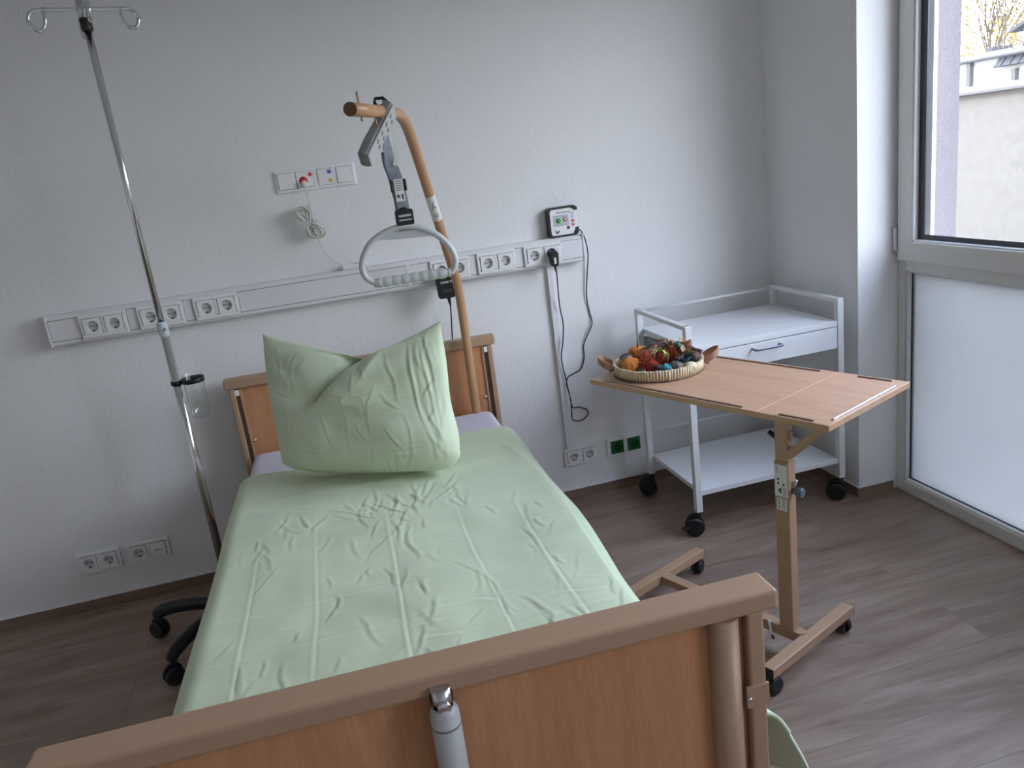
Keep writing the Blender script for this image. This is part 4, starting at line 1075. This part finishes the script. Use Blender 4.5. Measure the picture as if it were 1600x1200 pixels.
# strut: from the column up towards the leaf end
sa_, sb_ = Vector((.020, -.012, .622)), Vector((.136, -.012, .738))
dv = (sb_ - sa_).normalized(); pr = Vector((-dv.z, 0, dv.x)) * .011
stp = [sa_ - pr, sa_ + pr, sb_ + pr, sb_ - pr]
sm_ = MB(); sm_.add([(p_.x, -.0120, p_.z) for p_ in stp] + [(p_.x, .008, p_.z) for p_ in stp], [(0, 1, 2, 3), (7, 6, 5, 4), (0, 4, 5, 1), (1, 5, 6, 2), (2, 6, 7, 3), (3, 7, 4, 0)])
sm_.build('strut', M['taupe_l'], tb_, .002)
MB().box(.0190, .025, -.008, .006, .662, .690).build('catch', M['taupe_l'], tb_, .003)
# base
base_y0, base_y1 = Y_(-.108), Y_(.296)
for x in (X_(-.122), X_(-.666)):
    rn = box('base_runner', M['taupe_l'], tb_, x - .0175, x + .0175, base_y0, base_y1, .056, .086, .0025)
    for ya, yb in ((base_y0 - .002, base_y0), (base_y1, base_y1 + .002)): MB().box(x - .0165, x + .0165, ya, yb, .057, .085).build('end_cap', M['black'], rn)
    for y in (base_y0 + .030, base_y1 - .026):
        a = (.4 if y > 0 else 2.4) + (x > 0) * .7
        wd = Vector((math.cos(a), math.sin(a), 0)); fw = Vector((-wd.y, wd.x, 0)); c_ = Vector((x, y, .0253)) + fw * .010
        cs = MB(); cs.cyl((x, y, .058), (x, y, .035), .008, n=10)
        for s_ in (-1, 1):
            c0 = c_ + wd * (s_ * .005); c1 = c_ + wd * (s_ * .018); cs.tube([c0, c0.lerp(c1, .4), c1], [.0245, .0253, .021], 20)
        cs.cyl(c_ - wd * .005 + Vector((0, 0, .014)), c_ + wd * .005 + Vector((0, 0, .014)), .022, n=16)
        cs.build('caster', M['rubber'], rn)
box('cross_beam', M['taupe_l'], tb_, X_(-.648), X_(-.140), -.015, .020, .058, .084, .002)
bp = [(-.085, -.016), (.030, -.016)] + [(.030 + .020 * math.sin(PI * k / 10), -.0 - .016 * math.cos(PI * k / 10)) for k in range(1, 10)] + [(.030, .016), (-.085, .016)]
MB().prism(bp, .084, .090, 'z').build('foot_plate', M['taupe_l'], tb_, .001)
MB().tube(catmull([(-.050, -.018, .092), (-.052, -.024, .10), (-.046, -.028, .085), (-.040, -.030, .06)], 5), .003, 8).build('cable_tie', M['label'], tb_)
MB().cyl((-.040, -.030, .06), (-.030, -.034, .052), .0032, n=8).build('tie_end', M['black'], tb_)

# ------------------------------------------------------------------ round tray with dried decorations
TC = Vector((.994, -.828, .760)); TR_ = .138
ty = thing('round_tray', 'round tray edged with pale cane sticks and tan leather handles', 'tray', TC)
MB().lathe([(.0001, .0), (TR_ - .004, .0), (TR_ - .004, .006), (.0001, .006)], n=48).build('base', M['leather'], ty)
cn = MB()
for k in range(96):
    a = 2 * PI * k / 96; rr = TR_ - .001 + random.uniform(-.0008, .0008)
    cn.tube([(rr * math.cos(a), rr * math.sin(a), .002), (rr * math.cos(a) * 1.012, rr * math.sin(a) * 1.012, .036 + random.uniform(-.0012, .0012))], .0044, 7)
cn.build('cane_rim', M['cane'], ty)
MB().lathe([(TR_ + .004, .0), (TR_ + .005, .003), (TR_ + .004, .004), (TR_ - .004, .003)], n=60).build('hem', plain('dark_hem', (.12, .06, .035), .6), ty)
def handle_strap(ang, up):
    a = math.radians(ang); rad = Vector((math.cos(a), math.sin(a), 0)); tan_ = Vector((-rad.y, rad.x, 0))
    pts_ = [rad * (TR_ + .006) + tan_ * -.030 + Vector((0, 0, .018)), rad * (TR_ + .012) + tan_ * -.031 + Vector((0, 0, .030)), rad * (TR_ + .032) + tan_ * -.029 + Vector((0, 0, .042)), rad * (TR_ + .046) + tan_ * -.016 + Vector((0, 0, .050)), rad * (TR_ + .050) + Vector((0, 0, .052)), rad * (TR_ + .046) + tan_ * .016 + Vector((0, 0, .050)), rad * (TR_ + .032) + tan_ * .029 + Vector((0, 0, .042)), rad * (TR_ + .012) + tan_ * .031 + Vector((0, 0, .030)), rad * (TR_ + .006) + tan_ * .030 + Vector((0, 0, .018))]
    m_ = MB(); cp_ = catmull(pts_, 5)
    ribbon(m_, cp_, .020, .0013, [(0, 0, 1)] * len(cp_))
    return m_.build('handle', M['leather'], ty)
handle_strap(158, .004); handle_strap(-22, .004)

G3 = 'dried decorations in the round tray'
C_or = plain('orange_pumpkin', (.60, .19, .018), .55, var=.2, vscale=25, bmp=.4, bscale=120)
C_rd = plain('dark_red_fibre', (.28, .035, .015), .8, var=.5, vscale=60, bmp=.6, bscale=200)
C_rd2 = plain('rust_red_fibre', (.38, .08, .025), .8, var=.4, vscale=60, bmp=.6, bscale=200)
C_br = plain('dark_brown_pod', (.06, .035, .025), .7, var=.4, vscale=40, bmp=.5, bscale=150)
C_pb = plain('purple_brown_bark', (.15, .085, .085), .8, var=.4, vscale=40, bmp=.5, bscale=150)
C_cr = plain('cream_shell', (.62, .56, .42), .6, var=.1)
C_tq = plain('turquoise_cone', (.05, .33, .40), .6, var=.2, vscale=60, bmp=.6, bscale=200)
C_gn = plain('dark_green_pod', (.06, .15, .10), .7, var=.2, vscale=40)
C_tl = plain('teal_blue_pod', (.03, .10, .13), .7, var=.2)
C_yg = plain('lime_curl', (.45, .46, .14), .6, var=.15)
C_tn = plain('tan_husk', (.42, .28, .17), .7, var=.25, vscale=50)
C_pk = plain('salmon_petal', (.52, .26, .18), .7, var=.2, vscale=40)
C_gr = plain('grey_pod', (.10, .095, .095), .7, var=.3, vscale=60)
def item(nm, lab, cat, x, y, z, builder, mat, rot=(0, 0, 0)):
    o = builder().build(nm, mat, None); o.location = TC + Vector((x, y, z + .003)); o.rotation_euler = rot
    return tag(o, lab, cat, G3)
def pumpkin(r_, sq=.75, ribs=9):
    return lambda: MB().sphere((0, 0, 0), r_, 45, 14, (1, 1, sq), fn=lambda th, a: 1 - .09 * abs(math.sin(a * ribs / 2)) ** .5 * 0 - .10 * (1 - abs(math.sin(a * ribs / 2))) * math.sin(th) - .22 * max(0, math.cos(th)) ** 10)
def spiky(r_, n_=260, ln=.35, seed=1):
    def f_():
        rs = random.Random(seed); m_ = MB(); m_.sphere((0, 0, 0), r_ * .78, 16, 10)
        for _ in range(n_):
            d_ = Vector((rs.gauss(0, 1), rs.gauss(0, 1), rs.gauss(0, 1))).normalized(); e_ = (d_ + Vector((rs.uniform(-.5, .5), rs.uniform(-.5, .5), rs.uniform(-.5, .5)))).normalized()
            m_.tube([d_ * r_ * .7, d_ * r_ * .9 + e_ * r_ * .08, d_ * r_ * (.95 + ln * .2) + e_ * r_ * ln * .5], [.0009, .0008, .0002], 3, False)
        return m_
    return f_
def curl(w_, turns, r_, ln, seed=0, th=.0008):
    def f_():
        rs = random.Random(seed); pts_ = []
        for k in range(15):
            a = k / 14 * turns * 2 * PI; pts_.append(Vector((-ln / 2 + ln * k / 14, r_ * math.cos(a), r_ * math.sin(a) + rs.uniform(-.001, .001))))
        m_ = MB(); ribbon(m_, catmull(pts_, 3), [w_ * (.35 + .65 * math.sin(PI * min(1, max(0, i / 42)))) for i in range(43)], th, [(0.3, math.cos(i / 6), math.sin(i / 6)) for i in range(43)])
        return m_
    return f_
def bark(ln, w_, seed):
    def f_():
        rs = random.Random(seed); m_ = MB()
        for s_ in range(5):
            yo = rs.uniform(-w_, w_) * .6; zo = rs.uniform(-.3, .5) * w_
            pts_ = [(-ln / 2 + ln * k / 6, yo + rs.uniform(-.2, .2) * w_, zo + rs.uniform(-.25, .25) * w_) for k in range(7)]
            m_.tube(catmull(pts_, 3), [w_ * .30 * (.4 + math.sin(PI * i / 18) * .7) for i in range(19)], 7)
        return m_
    return f_
def cone(r_, ln):
    def f_():
        m_ = MB(); m_.sphere((0, 0, 0), r_ * .8, 12, 8, (1, 1, ln))
        for i in range(8):
            zf = -.85 + i * .23; rr = r_ * math.sqrt(max(.05, 1 - zf * zf * .8))
            for k in range(7):
                a = 2 * PI * (k + i * .5) / 7
                m_.sphere((rr * .85 * math.cos(a), rr * .85 * math.sin(a), zf * r_ * ln), r_ * .30, 6, 5, (1, 1, .8))
        return m_
    return f_
def petals(r_, n_, cup, seed):
    def f_():
        rs = random.Random(seed); m_ = MB()
        for k in range(n_):
            a = 2 * PI * k / n_ + rs.uniform(-.2, .2); vs_ = []
            for i in range(6):
                t_ = i / 5; rr = r_ * t_; wd_ = r_ * .45 * math.sin(PI * (.12 + .8 * t_)); z_ = cup * t_ * t_ * r_ * rs.uniform(.8, 1.2)
                for s_ in (-1, -.33, .33, 1):
                    vs_.append((rr * math.cos(a) - s_ * wd_ * math.sin(a), rr * math.sin(a) + s_ * wd_ * math.cos(a), z_ + .25 * wd_ * s_ * s_))
            up_ = vs_ + [(x_ * .97, y_ * .97, z_ + .0012) for x_, y_, z_ in vs_]
            fs_ = [(i * 4 + j, i * 4 + j + 1, i * 4 + j + 5, i * 4 + j + 4) for i in range(5) for j in range(3)]
            m_.add(up_, fs_ + [tuple(24 + q for q in reversed(f__)) for f__ in fs_], True)
        m_.sphere((0, 0, r_ * .1), r_ * .16, 8, 6)
        return m_
    return f_
# ct = toward camera in the tray frame; sr = to the right as seen
ct = Vector((-.404, -.915)); sr = Vector((.915, -.404))
def at(a_, b_): v_ = sr * a_ + ct * b_; return v_.x, v_.y
def put(nm, lab, cat, a_, b_, z, bld, mat, rot=(0, 0, 0)):
    x, y = at(a_, b_); return item(nm, lab, cat, x, y, z, bld, mat, rot)
pm = put('dried_pumpkin', 'larger orange dried pumpkin at the front left of the tray', 'decoration', -.082, .055, .034, pumpkin(.034, .72), C_or, (.2, -.1, 0))
pm2 = put('dried_pumpkin', 'orange dried pumpkin with dark stem at the back left of tray', 'decoration', -.062, -.050, .047, pumpkin(.032, .75), C_or)
MB().tube([(0, 0, .018), (.002, 0, .030), (.004, .001, .040)], [.003, .002, .0022], 7).build('stem', M['black'], pm2)
sg_ = put('striped_gourd', 'small white and brown striped gourd at the left tray rim', 'decoration', -.098, -.010, .040, lambda: MB().sphere((0, 0, 0), .020, 20, 12, (1, 1, .8)), C_cr)
st_ = MB()
for k in range(6):
    a = PI * k / 6
    st_.tube([(math.cos(a) * .0203 * math.cos(q), math.sin(a) * .0203 * math.cos(q), .0163 * math.sin(q)) for q in [PI * j / 12 for j in range(13)]], .0018, 5)
st_.build('stripe', C_br, sg_)
put('fibre_ball', 'wiry dark red ball beside the large orange pumpkin', 'decoration', -.026, .070, .034, spiky(.031, 300, .5, 3), C_rd)
put('fibre_ball', 'rust red wiry ball behind the turquoise cone', 'decoration', -.040, .025, .040, spiky(.030, 260, .5, 4), C_rd2)
put('fibre_ball', 'bright rust red wiry ball at the middle right of tray', 'decoration', .045, .005, .042, spiky(.028, 260, .6, 5), C_rd2)
put('fibre_ball', 'dark red wiry ball low in the tray centre', 'decoration', .012, .035, .032, spiky(.026, 220, .5, 6), C_rd)
put('dyed_cone', 'bright turquoise cone at the front of the tray', 'decoration', .022, .103, .026, cone(.015, 1.25), C_tq, (.5, .3, 0))
put('seed_pod', 'round grey seed pod right of the turquoise cone', 'decoration', .052, .090, .030, pumpkin(.022, .9, 6), C_gr)
put('bead_pod', 'tiny cream-topped pod at the front rim', 'decoration', .052, .116, .022, lambda: MB().sphere((0, 0, 0), .0075), C_tn)
put('teal_pod', 'dark teal dried petals behind the cream ball', 'decoration', .078, .065, .034, petals(.028, 6, .7, 2), C_tl)
put('cream_ball', 'smooth cream oval shell at the front right of the tray', 'decoration', .096, .083, .026, lambda: MB().sphere((0, 0, 0), .020, 20, 12, (1.1, .9, .7)), C_cr)
put('green_tube_pod', 'dark green tubular pod leaning upright on the right', 'decoration', .068, .000, .062, lambda: MB().tube([(0, 0, -.026), (0, 0, -.01), (0, 0, .012), (0, 0, .024)], [.0075, .0095, .0105, .0085], 14), C_gn, (.15, -.30, 0))
put('bark_piece', 'purple brown twisted bark piece on top at the left', 'decoration', -.012, -.030, .066, bark(.085, .016, 3), C_pb, (.2, -.35, -.2))
put('bark_piece', 'long tan streaked bark piece crossing the left middle', 'decoration', -.034, .000, .058, bark(.078, .011, 5), C_tn, (0, -.5, -.35))
put('bark_piece', 'brown bark piece lying along the right back rim', 'decoration', .108, -.035, .048, bark(.075, .013, 8), C_pb, (0, .25, -.9))
put('bark_piece', 'dark brown bark piece in the back centre of tray', 'decoration', .022, -.050, .056, bark(.07, .014, 9), C_br, (0, .1, .3))
put('lime_peel', 'curled yellow green peel in the tray centre', 'decoration', .012, .050, .060, curl(.016, .6, .014, .050, 1), C_yg, (.3, .5, .2))
put('husk_flower', 'tan open husk at the back right of the tray', 'decoration', .082, -.045, .064, petals(.019, 5, 1.0, 4), C_tn, (.6, .2, 0))
put('husk_flower', 'tan and cream husk at the back centre of tray', 'decoration', .042, -.045, .066, petals(.019, 6, .8, 5), C_tn, (.5, 0, 1))
put('salmon_petal', 'salmon pink petal curl at the upper right of the tray', 'decoration', .092, -.012, .058, petals(.020, 4, .8, 6), C_pk, (.5, .3, 2))
put('dark_pod', 'large dark brown seed pod at the right of the tray', 'decoration', .108, .030, .040, pumpkin(.024, .85, 5), C_br)
put('dark_pod', 'dark brown seed pod low between the red balls', 'decoration', -.002, .085, .026, pumpkin(.018, .85, 5), C_br)
put('dark_pod', 'dark brown pod at the front left below the orange pumpkin', 'decoration', -.052, .092, .022, pumpkin(.017, .85, 5), C_br)
put('dark_pod', 'dark brown seed pod in the tray centre behind peel', 'decoration', .018, .000, .045, pumpkin(.025, .85, 5), C_br)
put('bark_piece', 'mottled brown bark piece crossing the right middle of tray', 'decoration', .070, .045, .048, bark(.06, .011, 12), C_pb, (0, -.2, .6))
put('bark_piece', 'short dark bark piece at the back left behind the pumpkins', 'decoration', -.030, -.075, .052, bark(.06, .012, 13), C_br, (0, .1, -.4))
put('bark_piece', 'dark bark piece leaning at the far right back of tray', 'decoration', .070, -.080, .050, bark(.065, .012, 15), C_br, (0, .1, .2))
put('grey_husk', 'grey brown curled husk beside the dark pod on the right', 'decoration', .082, .030, .050, petals(.024, 5, .9, 9), C_tn, (.3, .1, .5))

# ------------------------------------------------------------------ outside
struct(box('ground', M['ground'], None, 2.4, 60, -40, 50, -4.6, -4.4)); bpy.data.objects['ground'].name = 'trim_2'
nb = thing('neighbour_building', 'cream rendered building with parapet across the yard', 'building', (8, 2, -4.4))
MB().box(0, 5, -24, 14, 0, 5.915).build('facade', M['facade'], nb)
MB().box(-.03, 5.0, -24, 14, 5.915, 6.30).build('parapet', M['parapet'], nb)
MB().box(-.10, 5.0, -24, 14, 5.905, 5.935).build('ledge', M['coping'], nb)
MB().box(-.06, .3, -24, 14, 6.30, 6.345).build('coping', M['parapet'], nb)
MB().cyl((-.10, 14, 6.285), (-.10, -24, 6.285), .025, n=8).build('gutter', M['coping'], nb)
def pipe(y, z0, z1): MB().box(-.085, -.03, y - .028, y + .028, z0, z1).build('downpipe', M['coping'], nb)
pipe(3.236, 6.00, 6.26); pipe(2.60, 6.00, 6.12)
MB().box(.3, .6, 3.28, 3.38, 6.345, 6.42).build('vent', M['slate'], nb)
MB().prism([(2.1, 6.345), (1.2, 6.345), (1.2, 6.56), (1.65, 6.72), (2.1, 6.56)], .4, 2.4, 'x', Matrix.Identity(4)).build('roof_dormer', M['parapet'], nb)
bpy.data.objects['roof_dormer'].location = (0, 0.85, 0)
MB().prism([(2.2, 6.53), (1.65, 6.73), (1.1, 6.53), (1.1, 6.57), (1.65, 6.78), (2.2, 6.57)], .3, 2.5, 'x').build('dormer_roof', M['slate'], nb)
bpy.data.objects['dormer_roof'].location = (0, 0.85, 0)
for k in range(5):
    MB().box(-.13, 0, -.048, .048, -.008, .008, Matrix.Translation((-.03, 2.79 - k * .115, 6.26)) @ Matrix.Rotation(-.85, 4, 'Y')).build('awning', M['slate'], nb)
hdg = MB(); rs = random.Random(3)
for k in range(700):
    c_ = Vector((rs.uniform(-.1, .3), rs.uniform(1.2, 2.86), 6.345 + abs(rs.gauss(0, .06)))); d_ = Vector((rs.uniform(-1, 1), rs.uniform(-1, 1), rs.uniform(-1, 1))).normalized(); e_ = d_.orthogonal().normalized()
    hdg.add([c_, c_ + d_ * .04, c_ + d_ * .03 + e_ * .03], [(0, 1, 2)])
hdg.build('roof_planting', M['bark'], nb)['kind'] = 'stuff'

def tree(nm, lab, loc, h_, seed, leafy, mat, spread=.5):
    rs = random.Random(seed); root = thing(nm, lab, 'tree', loc, 0, 'trees beyond the neighbouring roof')
    m_ = MB(); lf = MB()
    def br(p0, d_, ln, r_, depth):
        p1 = p0 + d_ * ln; mid_ = p0.lerp(p1, .5) + Vector((rs.uniform(-1, 1), rs.uniform(-1, 1), 0)) * ln * .05
        m_.tube([p0, mid_, p1], [r_, r_ * .85, r_ * .7], 5, False)
        if depth <= 2 and leafy:
            for _ in range(leafy):
                c_ = p0.lerp(p1, rs.random()) + Vector((rs.gauss(0, 1), rs.gauss(0, 1), rs.gauss(0, 1))) * ln * .25
                a_ = Vector((rs.gauss(0, 1), rs.gauss(0, 1), rs.gauss(0, 1))).normalized(); e_ = a_.orthogonal().normalized()
                lf.add([c_, c_ + a_ * .10 + e_ * .05, c_ + a_ * .18, c_ + a_ * .10 - e_ * .05], [(0, 1, 2, 3)])
        if depth == 0: return
        for k in range(3 if depth > 1 else 4):
            nd = (d_ + Vector((rs.gauss(0, 1), rs.gauss(0, 1), rs.uniform(-.1, .5))) * spread).normalized()
            br(p0.lerp(p1, rs.uniform(.55, 1)), nd, ln * rs.uniform(.6, .8), r_ * .55, depth - 1)
    if leafy: br(Vector((0, 0, 0)), Vector((0, 0, 1)), h_ * .42, h_ * .010, 5)
    else:
        fork = Vector((0, 0, h_ * .60)); m_.tube([(0, 0, 0), (.05, .03, h_ * .3), fork], [.12, .10, .07], 8, False)
        for k in range(11):
            a_ = 2 * PI * k / 11 + rs.uniform(-.2, .2); tl_ = rs.uniform(.05, .62)
            br(fork - Vector((0, 0, rs.uniform(0, .5))), Vector((math.cos(a_) * tl_, math.sin(a_) * tl_, 1)).normalized(), rs.uniform(1.0, 1.5), .024, 4)
    m_.build('trunk', M['bark'], root)
    if lf.v:
        o_ = lf.build('foliage', mat, root); o_['kind'] = 'stuff'
tree('bare_tree', 'tall bare branched tree rising behind the neighbouring roof', (19, 16.1, -4.4), 11.5, 11, 0, None, .27)
tree('autumn_tree', 'yellow leaved tree left of the bare tree behind the roof', (21.5, 18.8, -4.4), 9.5, 5, 9, M['leaf'], .5)
tree('autumn_tree', 'yellow leaved tree right of the bare tree behind the roof', (22.5, 17.2, -4.4), 9.4, 8, 8, M['leaf'], .5)

# ------------------------------------------------------------------ light
W = bpy.data.worlds.new('sky'); S.world = W; W.use_nodes = True; nt = W.node_tree
bg = nt.nodes['Background']
tc = nt.nodes.new('ShaderNodeTexCoord'); sx3 = nt.nodes.new('ShaderNodeSeparateXYZ'); nt.links.new(tc.outputs['Generated'], sx3.inputs[0])
rp_ = ramp(nt, sx3.outputs['Z'], [(0.0, (0.16, 0.155, 0.145)), (0.02, (0.88, 0.90, 0.95)), (0.25, (0.78, 0.83, 0.97)), (0.6, (0.63, 0.74, 0.99)), (1.0, (0.48, 0.62, 0.98))])
cl = nt.nodes.new('ShaderNodeTexNoise'); cl.inputs['Scale'].default_value = 2.5; cl.inputs['Detail'].default_value = 5
nt.links.new(tc.outputs['Generated'], cl.inputs['Vector'])
cm = ramp(nt, cl.outputs['Fac'], [(0.45, (0, 0, 0)), (0.7, (0.5, 0.5, 0.5))])
mxs = nt.nodes.new('ShaderNodeMix'); mxs.data_type = 'RGBA'; mxs.inputs[7].default_value = (.95, .95, .95, 1)
nt.links.new(cm.outputs[0], mxs.inputs[0]); nt.links.new(rp_.outputs[0], mxs.inputs[6])
nt.links.new(mxs.outputs[2], bg.inputs[0]); bg.inputs[1].default_value = 2.2
sun = bpy.data.lights.new('sun', 'SUN'); sun.energy = 0.7; sun.angle = math.radians(.6); sun.color = (1, .93, .82)
so3 = bpy.data.objects.new('sun', sun); COL.objects.link(so3)
sd_ = Vector((.75, .45, -.52)).normalized()      # travelling away from our facade onto the neighbour
so3.rotation_euler = sd_.to_track_quat('-Z', 'Y').to_euler()
for (y0, y1) in ((WY0, WY1), (SY0, SY1)):
    pl_ = bpy.data.lights.new('window_portal', 'AREA'); pl_.shape = 'RECTANGLE'; pl_.size = y1 - y0; pl_.size_y = WZ
    pl_.cycles.is_portal = True
    po = bpy.data.objects.new('window_portal', pl_); COL.objects.link(po)
    po.location = (XO + .02, (y0 + y1) / 2, WZ / 2); po.rotation_euler = Vector((-1, 0, 0)).to_track_quat('-Z', 'Y').to_euler()

vs_ = S.view_settings; S.display_settings.display_device = 'sRGB'
vs_.view_transform = 'Standard'; vs_.look = 'None'; vs_.exposure = 2.58; vs_.gamma = 1; vs_.use_curve_mapping = False
S.cycles.use_denoising = True
try: S.cycles.denoiser = 'OPENIMAGEDENOISE'
except Exception: pass
S.cycles.max_bounces = 10; S.cycles.diffuse_bounces = 6; S.cycles.use_adaptive_sampling = True; S.cycles.adaptive_threshold = 0.015; S.cycles.transparent_max_bounces = 12
S.cycles.sample_clamp_indirect = 10
